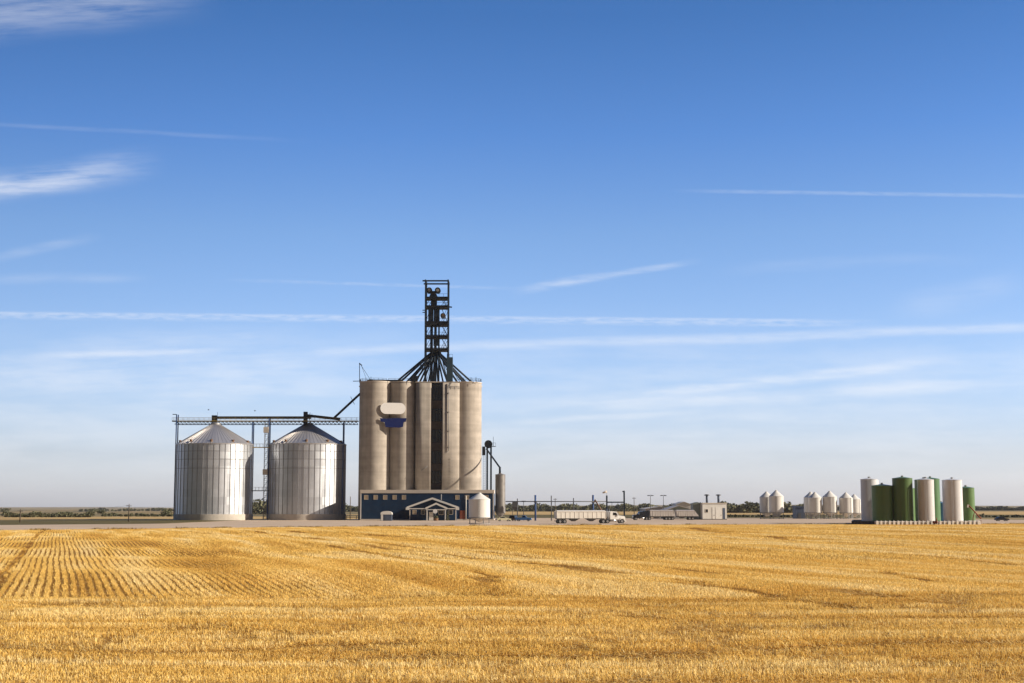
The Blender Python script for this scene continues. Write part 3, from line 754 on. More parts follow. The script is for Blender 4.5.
g0, g1, ga = X(425.3, PY_), X(447.2, PY_), X(436, PY_); gz, gaz = Z(508.2, PY_), Z(503.4, PY_)
gable(of, g0, g1, ga, gz, gaz, PY_, OY + .7, .2, 'grey_dark', .38)
MB().prism_y([(g0 + .5, gz - .3), (g1 - .5, gz - .3), (ga, gaz - .5)], PY_ + .3, PY_ + .5).build('porch_gable', 'siding', of)
MB().box(g0 + .2, g1 - .2, PY_ - .08, PY_ + .12, gz - .62, gz - .36).build('porch_beam', 'white', of)
for px in (427, 445.3): x = X(px, PY_); MB().box(x - .17, x + .17, PY_ - .05, PY_ + .29, 0, gz - .62).build('porch_post', 'white', of)
for px in (409.8, 455.8): x = X(px, OY); MB().box(x - .16, x + .16, OY - .08, OY + .24, 0, ez - .9).build('porch_post', 'trim', of)
def flat_window(parent, px0, px1, y0, y1, Y, m='glass', fr='trim'):
    x0, x1 = X(px0, Y), X(px1, Y); za, zb_ = Z(y1, Y), Z(y0, Y); f = MB()
    f.box(x0, x0 + .12, Y - .1, Y - .003, za, zb_); f.box(x1 - .12, x1, Y - .1, Y - .003, za, zb_)
    f.box(x0 + .12, x1 - .12, Y - .1, Y - .003, zb_ - .12, zb_); f.box(x0 + .12, x1 - .12, Y - .1, Y - .003, za, za + .12)
    fo = f.build('window', fr, parent)
    MB().box(x0 + .12, x1 - .12, Y - .05, Y - .004, za + .12, zb_ - .12).build('pane', m, fo)
flat_window(of, 412.5, 416.5, 509.8, 514.5, OY + .8, 'tan_pane')
flat_window(of, 421, 425, 509.8, 514.5, OY + .8)
flat_window(of, 448.8, 453, 509.8, 514.5, OY + .8)
x = X(431, OY); d_ = MB(); d_.box(x - .75, x + .75, OY + .7, OY + .797, .05, 2.9); do = d_.build('door', 'white', of)
MB().box(x + .5, x + .62, OY + .6, OY + .698, 1.3, 1.5).build('handle', 'grey_dark', do)
flat_window(of, 438.5, 443.5, 510, 514.8, OY + .8)
MB().bar(P(441.4, 500, OY + 4), P(441.4, 494.2, OY + 4), .22).build('vent_stack', 'white', of)

# small things before the office
t = thing('notice_board', 'white round topped notice board on a post by the office porch', 'sign', (X(435, 482), 482, 0))
c = P(435.2, 511.3, 482); MB().tube((c.x, 481.9, c.z), (c.x, 482, c.z), 0.75, 20).build('board', 'sign_white', t); MB().box(c.x - .08, c.x + .08, 482.01, 482.12, 0, c.z).build('post', 'grey', t)
t = thing('planter', 'low brown planter tub below the white notice board', 'planter', (X(436, 481), 481, 0))
MB().lathe([(.7, 0), (.9, .9), (.78, .9), (.75, .75)], 20, X(436, 481), 481).build('tub', 'brown', t)
def leaf_cloud(mb, c, rad, n, s, seed):
    r = random.Random(seed)
    for _ in range(n):
        while True:
            d = Vector((r.uniform(-1, 1), r.uniform(-1, 1), r.uniform(-1, 1)))
            if 0.25 < d.length < 1: break
        p = Vector((c[0] + d.x * rad[0], c[1] + d.y * rad[1], c[2] + d.z * rad[2]))
        nrm = (Vector((r.gauss(0, 1), r.gauss(0, 1), r.gauss(0, 1) + .4))).normalized()
        u = nrm.orthogonal().normalized(); w = nrm.cross(u); a = s * r.uniform(.6, 1.4); b = a * r.uniform(.5, .9)
        mb.add([p - u * a, p - w * b, p + u * a, p + w * b], [(0, 1, 2, 3)])
    return mb
leaf_cloud(MB(), (X(436, 481), 481, 1.25), (.85, .85, .55), 160, .14, 4).build('shrub', 'leaf', t)
t = thing('conifer_shrub', 'narrow dark conifer shrub beside the office porch right post', 'shrub', (X(447.6, 484), 484, 0))
cm = MB()
for k in range(9): leaf_cloud(cm, (X(447.6, 484), 484, .4 + k * .34), (.75 - k * .075, .75 - k * .075, .3), 60, .14, 30 + k)
cm.build('foliage', 'leaf', t); MB().tube((X(447.6, 484), 484, 0), (X(447.6, 484), 484, 2.2), .09, 8, .03).build('trunk', 'bark', t)
# white shed left of the office
SHY = 480
t = thing('garden_shed', 'small pale shed with rounded white roof left of the office', 'shed', (X(386, SHY), SHY, 0))
s0, s1 = X(380.8, SHY), X(391.6, SHY); sw = s1 - s0
MB().box(s0, s1, SHY, SHY + 3, 0, 2.1).build('wall', 'shed_blue', t)
cc = [(s0 - .1, 2.103)] + [((s0 + s1) / 2 - (sw / 2 + .1) * math.cos(a), 2.5 + .75 * math.sin(a)) for a in np.linspace(.1, PI - .1, 12)] + [(s1 + .1, 2.103)]
MB().prism_y(cc[::-1], SHY - .12, SHY + 3.1).build('roof', 'white', t)
MB().box(s0 + .05, s0 + .75, SHY - .07, SHY - .003, .1, 2.1).build('side_panel', 'white', t)
MB().box((s0 + s1) / 2 - .5, (s0 + s1) / 2 + .6, SHY - .06, SHY - .003, .1, 1.95).build('door', 'shed_blue', t)

# ------------------------------------------------------------------ hopper bins
def hopper_bin(name, r, zc0, ze, za, label, cat='bin', group=None, wall='cream', nleg=8, loc=(0, 0, 0), n=40, lid=.45):
    """cone bottom, straight barrel, cone roof, on legs"""
    t = thing(name, label, cat, (0, 0, 0), group)
    MB().lathe([(r, zc0), (r, ze)], n).build('barrel', wall, t)
    ro = MB().lathe([(r + .06, ze - .05), (r + .06, ze + .02), (lid, za - .12)], n).build('roof', wall, t)
    MB().lathe([(lid + .08, za - .14), (lid + .08, za), (lid * .5, za + .1)], 18).build('lid', wall, ro)
    MB().lathe([(.28, zc0 * .30), (r - .01, zc0 - .01)], n).build('hopper', 'galv_plain' if wall != 'cream' else wall, t)
    rg = MB(); rg.lathe([(r + .01, zc0 - .12), (r + .09, zc0 - .1), (r + .09, zc0 + .06), (r + .01, zc0 + .08)], n); rg.build('skirt_ring', 'grey', t)
    for k in range(nleg):
        a = 2 * PI * (k + .5) / nleg
        MB().bar((.97 * r * math.cos(a), .97 * r * math.sin(a), 0), (.97 * r * math.cos(a), .97 * r * math.sin(a), zc0 - .1), .17).build('leg', 'grey', t)
    MB().lathe([(r * .93, .12), (r * 1.0, .12), (r * 1.0, .24), (r * .93, .24), (r * .93, .12)], n, cap=False).build('base_ring', 'grey', t)
    b = MB()
    for s in (-.2, .2): b.bar((s, -r - .12, .6), (s, -r - .12, ze), .06)
    for k in range(int(ze / .45)): b.bar((-.2, -r - .12, .7 + k * .45), (.2, -r - .12, .7 + k * .45), .05)
    b.build('ladder', 'grey', t)
    return t
HY = 392
hb = hopper_bin('hopper_bin', M(10.6, HY), 1.75, Z(499.4, HY), Z(492.9, HY), 'large cream hopper bin on legs standing before the right end of the blue building', 'hopper bin')
place(hb, X(479.4, HY), HY)
# group on the right
FB = 560
z_e, z_a = Z(496.3, FB), Z(490.4, FB)
proto = hopper_bin('hopper_bin', M(7.2, FB), 2.6, z_e, z_a, 'x', 'hopper bin', 'white hopper bins right of the yard')
specs = [(776.6, 560, 1.0, 'white hopper bin, right and nearer of the separate pair by the tree line'),
         (766.8, 566, .96, 'white hopper bin, left and partly hidden one of the separate pair by the tree line'),
         (815.3, 556, .93, 'white hopper bin nearest the small slate blue shed, front row'),
         (811.0, 566, .95, 'white hopper bin mostly hidden behind the one next to the slate blue shed'),
         (830.1, 556, .97, 'white hopper bin standing alone in the middle of the five bins'),
         (846.3, 556, .92, 'white hopper bin second from the tall white tank, front row'),
         (854.6, 564, .86, 'low white hopper bin closest to the tall white tank')]
for i, (px, y, s, lab) in enumerate(specs):
    o = proto if i == 0 else copy_tree(proto)
    o['label'] = lab; place(o, X(px, y), y, 0, R(-14 + 9 * i), s)

# grey bin and bucket elevator to the right of the elevator
GY = 503
gb = hopper_bin('small_grain_bin', M(5.0, GY), 2.7, Z(474.6, GY), Z(473.4, GY), 'slim grey corrugated bin on legs right of the blue building', 'grain bin', wall='small_bin', nleg=6, n=28, lid=.6)
place(gb, X(500.3, GY), GY)
LY = 520
bl_ = thing('bucket_elevator', 'dark slim bucket elevator leg with caged ladder right of the concrete silos', 'bucket elevator', (X(489, LY), LY, 0))
for px in (487.2, 491.0): x = X(px, LY, 460); MB().box(x - .32, x + .32, LY - .4, LY + .4, 0, Z(446, LY)).build('casing', 'steel_dark', bl_)
c = P(488.4, 444.2, LY); MB().tube((c.x, LY - .7, c.z), (c.x, LY + .7, c.z), M(4.0, LY), 20).build('head', 'steel_black', bl_)
c = P(492.5, 446, LY); r_ = MB()
r_.box(c.x - 1.6, c.x + 1.2, LY - 1.2, LY + 1.2, c.z - .25, c.z - .1)
for s in (-1.6, -.7, .2, 1.1): r_.bar((c.x + s, LY - 1.15, c.z - .1), (c.x + s, LY - 1.15, c.z + 1.1), .08)
r_.bar((c.x - 1.6, LY - 1.15, c.z + 1.1), (c.x + 1.2, LY - 1.15, c.z + 1.1), .08); r_.bar((c.x + .3, LY, c.z - .1), (c.x + .3, LY, c.z + 3.4), .12)
r_.build('service_platform', 'steel_dark', bl_)
c = P(483.6, 451, LY); MB().box(c.x - .5, c.x + .6, LY - 1.2, LY - .3, c.z - 1.6, c.z + 1.6).build('motor_box', 'steel_black', bl_)
ldr = MB(); x = X(484.4, LY, 470)
for s in (-.35, .35): ldr.bar((x + s, LY - .8, 0), (x + s, LY - .8, Z(449, LY)), .08)
for k in range(40): ldr.bar((x - .35, LY - .8, .6 + k * .62), (x + .35, LY - .8, .6 + k * .62), .06)
ldr.build('ladder', 'blue_post', bl_)
s_ = MB(); s_.tube(P(486.5, 449, LY - .6), P(499.8, 467.5, GY), .3, 10); e = P(499.9, 467, GY); s_.tube(e, (e.x, GY, Z(473.2, GY)), .38, 10); s_.build('spout', 'steel_dark', bl_)

# ------------------------------------------------------------------ two large galvanised bins
CY0 = 514
def big_bin(px, NBY, label):
    x = X(px, NBY); r = M(37.7, NBY); ze = Z(443.2, NBY - 13.5); za = Z(424.0, NBY)
    t = thing('storage_bin', label, 'grain bin', (x, NBY, 0), 'large galvanised storage bins')
    zb0 = 2.1
    MB().lathe([(r + .35, 0), (r + .35, zb0)], 96, x, NBY).build('foundation', 'foundation', t)
    MB().lathe([(r, zb0 + .002), (r, ze)], 120, x, NBY).build('wall', 'bin_steel', t)
    ro = MB(); n = 60                                 # standing-seam cone
    ro.lathe([(r + .25, ze - .12), (r + .25, ze + .03), (1.7, za - .25)], 120, x, NBY)
    roo = ro.build('roof', 'bin_roof', t)
    sm = MB()
    for k in range(n):
        a = 2 * PI * k / n; ca, sa = math.cos(a), math.sin(a)
        sm.bar((x + (r + .2) * ca, NBY + (r + .2) * sa, ze + .06), (x + 1.75 * ca, NBY + 1.75 * sa, za - .22), .10, .13)
    sm.build('seam', 'bin_roof', roo)
    MB().lathe([(1.75, za - .3), (1.75, za + .25), (1.1, za + .5)], 28, x, NBY).build('peak_cap', 'galv_plain', roo)
    MB().bar((x + .6, NBY, za + .4), (x + .6, NBY, za + 4.3), .09).build('lightning_rod', 'steel_dark', t)
    for k in range(44):
        a = 2 * PI * (k + .3) / 44; ca, sa = math.cos(a), math.sin(a)
        b = MB(); b.bar((x + (r + .06) * ca, NBY + (r + .06) * sa, zb0 + .01), (x + (r + .06) * ca, NBY + (r + .06) * sa, ze - .15), .17, .13)
        b.build('stiffener', 'rib_steel', t)
    rg = MB()
    for py in (452.3, 460.2, 469):
        z = Z(py, NBY); rg.lathe([(r + .01, z - .07), (r + .07, z - .06), (r + .07, z + .06), (r + .01, z + .07)], 96, x, NBY, cap=False)
    rg.build('wind_ring', 'rib_steel', t)
    for k in range(10):
        a = 2 * PI * (k + .5) / 10 + .1; rr_ = r - 1.1; zz = ze + .03 + (za - .25 - ze) * (r + .25 - rr_) / (r + .25 - 1.7)
        vx, vy = x + rr_ * math.cos(a), NBY + rr_ * math.sin(a)
        MB().lathe([(.42, zz - .25), (.42, zz + .35), (.6, zz + .37), (.35, zz + .62)], 14, vx, vy).build('roof_vent', 'brown', roo)
    return t
big_bin(213.4, 511.5, 'large galvanised steel bin, the left one, with its whole cone roof in sun')
big_bin(306.8, 516.5, 'large galvanised steel bin next to the concrete elevator, its right side in shadow')

# catwalk bridge over the bins with its posts and conveyors
CYY = CY0
cw = thing('catwalk_bridge', 'long yellow edged catwalk carried on posts above the two steel bins', 'catwalk', (X(266, CYY), CYY, 0))
zd = Z(421.2, CYY); cx0, cx1 = X(172.6, CYY, 421), X(358.5, CYY, 421)
dk = MB(); dk.box(cx0, cx1, CYY - 1.0, CYY + 1.0, zd - .18, zd); dk.build('deck', 'grey_dark', cw)
ye = MB()
for y in (-1.06, 1.06): ye.box(cx0, cx1, CYY + y - .05, CYY + y + .05, zd - .1, zd + .2)
ye.build('toe_board', 'yellow', cw)
tr = MB(); nseg = 48
for y in (-.9, .9):
    tr.bar((cx0 + 1, CYY + y, zd - 1.25), (cx1 - .2, CYY + y, zd - 1.25), .14)
    for k in range(nseg):
        xa = cx0 + 1 + (cx1 - cx0 - 1.2) * k / nseg; xb = cx0 + 1 + (cx1 - cx0 - 1.2) * (k + 1) / nseg
        tr.bar((xa, CYY + y, zd - 1.2), ((xa + xb) / 2, CYY + y, zd - .2), .12); tr.bar(((xa + xb) / 2, CYY + y, zd - .2), (xb, CYY + y, zd - 1.2), .12)
tr.build('truss', 'steel_dark', cw)
hr = MB()
for y in (-1.06, 1.06):
    for h in (.75, 1.3): hr.bar((cx0, CYY + y, zd + h), (cx1, CYY + y, zd + h), .055)
    k = 0
    while cx0 + k * 1.9 < cx1: hr.bar((cx0 + k * 1.9, CYY + y, zd + .38), (cx0 + k * 1.9, CYY + y, zd + 1.3), .06); k += 1
hr.build('handrail', 'yellow', cw)
for px, top in ((176.0, 414.5), (252.2, 422.4), (268.8, 418.5), (343.2, 422.4)):
    for y in (-1.3, 1.3):
        xx = X(px, CYY, 470); b = MB(); b.bar((xx, CYY + y, 0), (xx, CYY + y, Z(top, CYY)), .34); b.build('post', 'blue_post', cw)
MB().bar(P(172.6, 414.4, CYY - 1.3), P(176.2, 414.4, CYY - 1.3), .25).build('lamp_arm', 'steel_dark', cw)
xa, xb = X(214.5, CYY, 417), X(311, CYY, 417)
MB().box(xa, xb, CYY - .45, CYY + .45, zd + .9, zd + 1.75).build('drag_conveyor', 'steel_black', cw)
MB().box(xa - .9, xa + .9, CYY - .6, CYY + .6, zd - 1.9, zd + 2.1).build('discharge_box', 'steel_black', cw)
xm = X(305.6, CYY, 417); MB().box(xm - .7, xm + .7, CYY - .7, CYY + .7, zd - 1.4, zd + 3.4).build('transfer_box', 'steel_black', cw)
ic = MB(); ic.bar(P(306, 415.4, CYY - .2), P(340, 419.2, CYY - .2), .9, .95); ic.build('inclined_conveyor', 'steel_black', cw)
sp2 = MB(); sp2.tube(P(334, 418, CYY - .2), P(360.3, 393.6, EY - 1.5), .42, 12); sp2.build('feed_spout', 'steel_black', cw)
q2 = MB(); a = P(352, 400.5, CYY - 2.5); q2.bar((a.x - .5, a.y, a.z + 1.4), (a.x + .9, a.y, a.z - 1.4), .16); q2.build('spout_bracket', 'steel_dark', cw)
for px in (309.5, 312): q_ = P(px, 413.5, CYY); MB().bar((q_.x, CYY, zd + .4), q_, .1).build('stand_pipe', 'steel_dark', cw)

# stair tower between the bins
sy = CY0 - 1
st = thing('ladder_tower', 'narrow caged ladder tower standing in the gap between the two steel bins', 'ladder tower', (X(265.6, sy), sy, 0))
for a in (264.2, 267.4):
    for y in (-.7, .7): x = X(a, sy, 470); MB().bar((x, sy + y, 0), (x, sy + y, Z(422.6, sy)), .13).build('upright', 'grey', st)
rg = MB(); xa, xb = X(264.2, sy, 470), X(267.4, sy, 470); k = 0; zt = Z(422.6, sy)
while .5 + k * .75 < zt:
    zz = .5 + k * .75; rg.bar((xa, sy - .7, zz), (xb, sy - .7, zz), .1)
    if k % 3 == 0: rg.bar((xa, sy - .7, zz), (xb, sy + .7, min(zt, zz + 2.2)), .1)
    k += 1
rg.build('rungs', 'grey', st)
for py in (430, 472): z = Z(py, sy); lp = MB(); lp.box(xa - .35, xb + .25, sy - 1.2, sy + 1.2, z - 1.0, z + 1.0); lp.build('landing_box', 'trim', st)
for i, py in enumerate((447.2, 490.4)):
    z = Z(py, sy); t = thing('link_bridge', ['upper small yellow edged footbridge between the two steel bins', 'lower small footbridge between the two steel bins near the ground'][i], 'footbridge', (X(260, sy), sy, z), 'footbridges between the steel bins')
    x0, x1 = X(252.4, sy), X(269.4, sy)
    MB().box(x0, x1, sy - 2.4, sy - 1.25, z - .3, z).build('deck', 'yellow' if i == 0 else 'grey_dark', t)
    h_ = MB()
    for y in (-2.4, -1.25):
        h_.bar((x0, sy + y, z + 1.1), (x1, sy + y, z + 1.1), .07)
        for k in range(6): h_.bar((x0 + (x1 - x0) * k / 5, sy + y, z), (x0 + (x1 - x0) * k / 5, sy + y, z + 1.1), .07)
    h_.build('handrail', 'galv_plain', t)

# ------------------------------------------------------------------ vehicles
def wheel(parent, x, y, r, w, s=1, name='wheel'):
    t = MB().lathe([(r * .62, -w / 2), (r * .93, -w / 2), (r, -w * .3), (r, w * .3), (r * .93, w / 2), (r * .62, w / 2), (r * .62, -w / 2)], 24, cap=False)
    v = [(x + a, y + c, r + b) for a, b, c in [(p[0], p[1], p[2]) for p in t.v]]
    t.v = v; o = t.build(name, 'rubber', parent)
    m = MB(); m.tube((x, y - w * .36, r), (x, y + w * .36, r), r * .61, 18); m.tube((x, y - w * .46, r), (x, y + w * .46, r), r * .2, 10); m.build('rim', 'chrome', o)
    return o

def semi_cab(t, x0, paint, hood=True):
    """conventional tractor facing +x, starts at x0, 6.4 m long"""
    fr = MB(); fr.box(x0, x0 + 6.2, -.5, .5, .75, 1.0); fr.build('chassis', 'grey_dark', t)
    cab = MB(); cab.prism_y([(x0 + 2.2, 1.0), (x0 + 4.3, 1.0), (x0 + 4.4, 2.05), (x0 + 4.0, 2.95), (x0 + 2.35, 3.1), (x0 + 2.2, 2.9)][::-1], -1.15, 1.15); cab.build('cab', paint, t)
    hd = MB(); hd.prism_y([(x0 + 4.38, .75), (x0 + 6.25, .75), (x0 + 6.3, 1.55), (x0 + 6.1, 1.85), (x0 + 4.44, 2.02)][::-1], -.98, .98); hd.build('hood', paint, t)
    for s in (-1, 1):
        w = MB(); w.prism_y([(x0 + 2.9, 2.05), (x0 + 4.1, 2.05), (x0 + 3.85, 2.72), (x0 + 2.95, 2.75)][::-1], s * 1.152 - .02, s * 1.152 + .02); w.build('side_window', 'glass', t)
        MB().tube((x0 + 2.05, s * .95, 1.1), (x0 + 2.05, s * .95, 3.7), .08, 8).build('exhaust_stack', 'chrome', t)
        tk = MB(); tk.tube((x0 + 2.3, s * .85, .72), (x0 + 3.9, s * .85, .72), .3, 14); tk.build('fuel_tank', 'chrome', t)
        fd = MB(); fd.prism_y([(x0 + 4.75, .95), (x0 + 4.85, 1.2), (x0 + 5.1, 1.38), (x0 + 5.7, 1.38), (x0 + 5.95, 1.2), (x0 + 6.05, .95), (x0 + 5.9, .95), (x0 + 5.75, 1.12), (x0 + 5.1, 1.12), (x0 + 4.95, .95)][::-1], s * 1.15 - .17, s * 1.15 + .17); fd.build('fender', paint, t)
        MB().box(x0 + 6.2, x0 + 6.33, s * .72 - .17, s * .72 + .17, 1.05, 1.3).build('headlight', 'lamp', t)
        mr_ = MB(); mr_.box(x0 + 4.35, x0 + 4.45, s * 1.42 - .12, s * 1.42 + .12, 2.0, 2.5); mr_.bar((x0 + 4.3, s * 1.14, 2.2), (x0 + 4.4, s * 1.36, 2.2), .05); mr_.build('mirror', 'chrome', t)
        wheel(t, x0 + 5.4, s * 1.02, .52, .32)
        for ax_ in (.75, 1.85): wheel(t, x0 + ax_ - .35, s * .95, .52, .55)
    ws = MB(); ws.add([(x0 + 4.42, -1.0, 2.1), (x0 + 4.42, 1.0, 2.1), (x0 + 4.06, 1.0, 2.85), (x0 + 4.06, -1.0, 2.85), (x0 + 4.36, -1.0, 2.1), (x0 + 4.36, 1.0, 2.1), (x0 + 4.0, 1.0, 2.85), (x0 + 4.0, -1.0, 2.85)],
                    [(0, 1, 2, 3), (7, 6, 5, 4), (0, 4, 5, 1), (1, 5, 6, 2), (2, 6, 7, 3), (3, 7, 4, 0)]); ws.build('windscreen', 'glass', t)
    gr = MB(); gr.box(x0 + 6.25, x0 + 6.34, -.5, .5, .9, 1.6); gr.build('grille', 'chrome', t)
    MB().box(x0 + 6.1, x0 + 6.5, -1.15, 1.15, .45, .74).build('bumper', paint, t)

def hopper_trailer(t, x0, x1, body, top=3.05, floor=1.3, slope=0.0, ribs=11, axles=(0.9, 2.1)):
    b = MB(); b.prism_y([(x0, floor), (x1 - slope * .3, floor), (x1, top), (x0 + slope, top)][::-1], -1.27, 1.27)
    bo = b.build('trailer_body', body, t)
    r_ = MB()
    for k in range(ribs + 1):
        xx = x0 + slope + (x1 - x0 - slope) * k / ribs
        for s in (-1, 1): r_.box(xx - .05, xx + .05, s * 1.30 - .03, s * 1.30 + .03, floor + .05 if k else floor + .9, top)
    for s in (-1, 1): r_.box(x0 + slope, x1, s * 1.31 - .05, s * 1.31 + .05, top - .12, top + .05)
    r_.build('side_post', body, bo)
    tp = MB(); n = 14
    cc = [(-1.2 + 2.4 * i / n, top + .06 + .22 * math.sin(PI * i / n)) for i in range(n + 1)]
    vs = [(x0 + slope + .1, y, z) for y, z in cc] + [(x1 - .1, y, z) for y, z in cc]
    fs = [(i, i + 1, n + 2 + i, n + 1 + i) for i in range(n)] + [tuple(range(n + 1)), tuple(range(2 * n + 1, n, -1))]
    tp.add(vs, fs).build('tarp', body, bo)
    for c in ((x0 + (x1 - x0) * .36), (x0 + (x1 - x0) * .72)):
        h = MB(); h.add([(c - 1.5, -1.1, floor), (c + 1.5, -1.1, floor), (c + 1.5, 1.1, floor), (c - 1.5, 1.1, floor), (c - .35, -.35, .55), (c + .35, -.35, .55), (c + .35, .35, .55), (c - .35, .35, .55)],
                        [(0, 1, 5, 4), (1, 2, 6, 5), (2, 3, 7, 6), (3, 0, 4, 7), (4, 5, 6, 7)]); h.build('hopper', 'grey_dark', t)
    for ax_ in axles:
        for s in (-1, 1): wheel(t, x0 + ax_, s * .95, .52, .55)
        MB().tube((x0 + ax_, -.9, .52), (x0 + ax_, .9, .52), .08, 8).build('axle', 'grey_dark', t)
    MB().box(x0 + .1, x0 + 3.2, -.55, .55, 1.05, floor - .003).build('subframe', 'grey_dark', t); MB().box(x1 - 2.4, x1 - .2, -.55, .55, 1.05, floor - .003).build('subframe', 'grey_dark', t)
    MB().box(x0 + .02, x0 + .1, -1.2, 1.2, .55, .75).build('rear_bumper', 'grey_dark', t)

TRY = 405
t = thing('grain_truck', 'white semi truck with long white grain trailer parked side-on at the field edge', 'truck')
hopper_trailer(t, -9.05, 4.0, 'trailer_white')
semi_cab(t, 2.95, 'white')
place(t, X(589.6, TRY), TRY, 0, R(15), 1.11)
t = thing('grain_truck', 'dark semi truck with two dusty grey trailers facing left before the grey roofs', 'truck')
semi_cab(t, 5.4, 'car_dark')
sl = MB(); sl.box(6.0, 7.55, -1.15, 1.15, 1.02, 3.35); sl.build('sleeper', 'car_dark', t)
hopper_trailer(t, -3.6, 5.6, 'trailer_grey', 3.3, 1.35, .5, 9, (0.9, 2.1, 3.3))
hopper_trailer(t, -12.4, -4.1, 'trailer_grey', 3.3, 1.35, 1.6, 8, (2.2, 3.4))
place(t, X(664.5, 510), 510, 0, PI + R(11))

def sedan(name, label, paint, L=4.7, suv=False, pickup=False):
    t = thing(name, label, 'pickup truck' if pickup else 'car', group='cars parked by the yard')
    W2 = .9 if not (suv or pickup) else 1.0; k = L / 4.7; H = 1.45 if not (suv or pickup) else 1.85
    z1 = .95 if not (suv or pickup) else 1.15
    lo = [(-2.3, .35), (2.3, .35), (2.36, .6), (2.3, z1 - .12), (1.0, z1), (-2.2, z1), (-2.34, z1 - .2)]
    b = MB(); b.prism_y([(x * k, z) for x, z in lo][::-1], -W2, W2); b.build('body', paint, t)
    if pickup: hi = [(-.5, z1), (1.05, z1), (.45, H), (-.4, H)]
    elif suv: hi = [(-2.15, z1), (1.05, z1), (.35, H), (-1.9, H)]
    else: hi = [(-1.9, z1), (1.0, z1), (.15, H), (-1.15, H)]
    c = MB(); vs = [(x * k, s * (W2 - (.03 if z <= z1 else .17)), z) for s in (-1, 1) for x, z in hi]
    c.add(vs, [(0, 1, 5, 4), (1, 2, 6, 5), (2, 3, 7, 6), (3, 0, 4, 7), (3, 2, 1, 0), (4, 5, 6, 7)]); co_ = c.build('cabin', paint, t)
    for s in (-1, 1):
        g = MB(); xa, xb, xc, xd = hi[0][0] * k, hi[1][0] * k, hi[2][0] * k, hi[3][0] * k
        def pt(u, v):
            lo_x = xa + (xb - xa) * u; hi_x = xd + (xc - xd) * u
            return (lo_x + (hi_x - lo_x) * v, s * (W2 - .03 - .14 * v + .012), z1 + (H - z1) * v)
        g.add([pt(.1, .12), pt(.9, .12), pt(.9, .88), pt(.1, .88)], [(0, 1, 2, 3)]); g.build('side_window', 'glass', t)
        MB().box(2.3 * k, 2.37 * k, s * .62 - .17, s * .62 + .17, .62, .8).build('headlight', 'lamp', t)
        MB().box(-2.36 * k, -2.31 * k, s * .66 - .14, s * .66 + .14, .68, .86).build('tail_light', 'rust', t)
        for x in (-1.4, 1.42): wheel(t, x * k, s * (W2 - .1), .33 if not (suv or pickup) else .38, .22)
    w = MB(); (xb, zb_), (xc, zc) = (hi[1][0] * k, z1), (hi[2][0] * k, H)
    w.add([(xb - .06, -.75, zb_ + .06), (xb - .06, .75, zb_ + .06), (xc + .06, .68, zc - .06), (xc + .06, -.68, zc - .06)], [(0, 1, 2, 3)])
    for i in range(4): w.v[i] = (w.v[i][0] + .05, w.v[i][1], w.v[i][2] + .02)
    w.build('windscreen', 'glass', t)
    for s in (-1, 1): MB().box(s * 2.36 * k - .06, s * 2.36 * k + .06, -W2 + .05, W2 - .05, .36, .55).build('bumper', 'grey_dark', t)
    if pickup: MB().box(-2.2 * k, -.7 * k, -W2 + .1, W2 - .1, z1 + .002, z1 + .03).build('bed', 'rubber', t)
    return t
for (px, y, nm, lab, pt_, L, su, pk, rz) in ((503.8, 468, 'parked_car', 'pale yellow sedan parked below the slim grey bin', 'car_pale', 4.6, False, False, R(8)),
                                         (514.0, 470, 'parked_car', 'black upright car between the pale sedan and the blue pickup', 'car_dark', 4.6, True, False, R(70)),
                                         (523.6, 469, 'parked_pickup', 'bright blue pickup beside the black car', 'car_blue', 5.2, False, True, R(-6)),
                                         (1001.6, 470, 'parked_car', 'small dark car on the gravel right of the tanks', 'car_dark', 4.4, False, False, R(5))):
    place(sedan(nm, lab, pt_, L, su, pk), X(px, y), y, 0, rz)

# ------------------------------------------------------------------ overhead pipe line, gantry, lamps, poles in the yard
OPY = 484
t = thing('pipe_rack', 'long thin overhead pipe carried on slim posts behind the white truck', 'pipe rack', (X(560, OPY), OPY, 0))
z = Z(501.5, OPY); MB().tube((X(505.5, OPY), OPY, z), (X(607, OPY), OPY, z), .16, 10).build('pipe', 'grey_dark', t)
for px, top, m_, r in ((535.4, 495, 'blue_post', .32), (593.2, 495, 'blue_post', .32)):
    x = X(px, OPY); MB().tube((x, OPY + .4, 0), (x, OPY + .4, Z(top, OPY)), r, 10).build('post', m_, t)
    MB().box(x - .5, x + .5, OPY - .18, OPY + .5, z - .36, z - .18).build('pipe_saddle', 'grey_dark', t)
for px, top in ((551.4, 495.6), (573.6, 498), (517.4, 498.5)):
    x = X(px, OPY); MB().tube((x, OPY + .3, 0), (x, OPY + .3, Z(top, OPY)), .17, 8).build('post', 'grey_dark', t)
GTY = 446
t = thing('loading_gantry', 'dark steel gantry of two tall posts and a beam right of the white truck', 'gantry', (X(615, GTY), GTY, 0))
for px, top in ((606.9, 495.5), (624.3, 491.2)):
    x = X(px, GTY); MB().bar((x, GTY, 0), (x, GTY, Z(top, GTY)), .46).build('post', 'steel_dark', t)
z = Z(502.2, GTY); MB().bar((X(607, GTY) + .23, GTY, z), (X(624.3, GTY) - .23, GTY, z), .38).build('beam', 'steel_dark', t)
MB().bar((X(622.6, GTY), GTY, Z(491.6, GTY)), (X(624.9, GTY), GTY, Z(491.2, GTY)), .4).build('arm', 'steel_dark', t)
mm = MB()
for px in (612, 618): x = X(px, GTY); mm.tube((x, GTY, z - .19), (x, GTY, 1.2), .06, 6)
mm.build('hanging_hose', 'steel_dark', t)
t = thing('elevated_hopper', 'dark square hopper raised on four legs beside the slim grey bin', 'hopper', (X(515, 500), 500, 0))
xa, xb = X(512.2, 500), X(518, 500); za, zb_ = Z(507, 500), Z(501.3, 500)
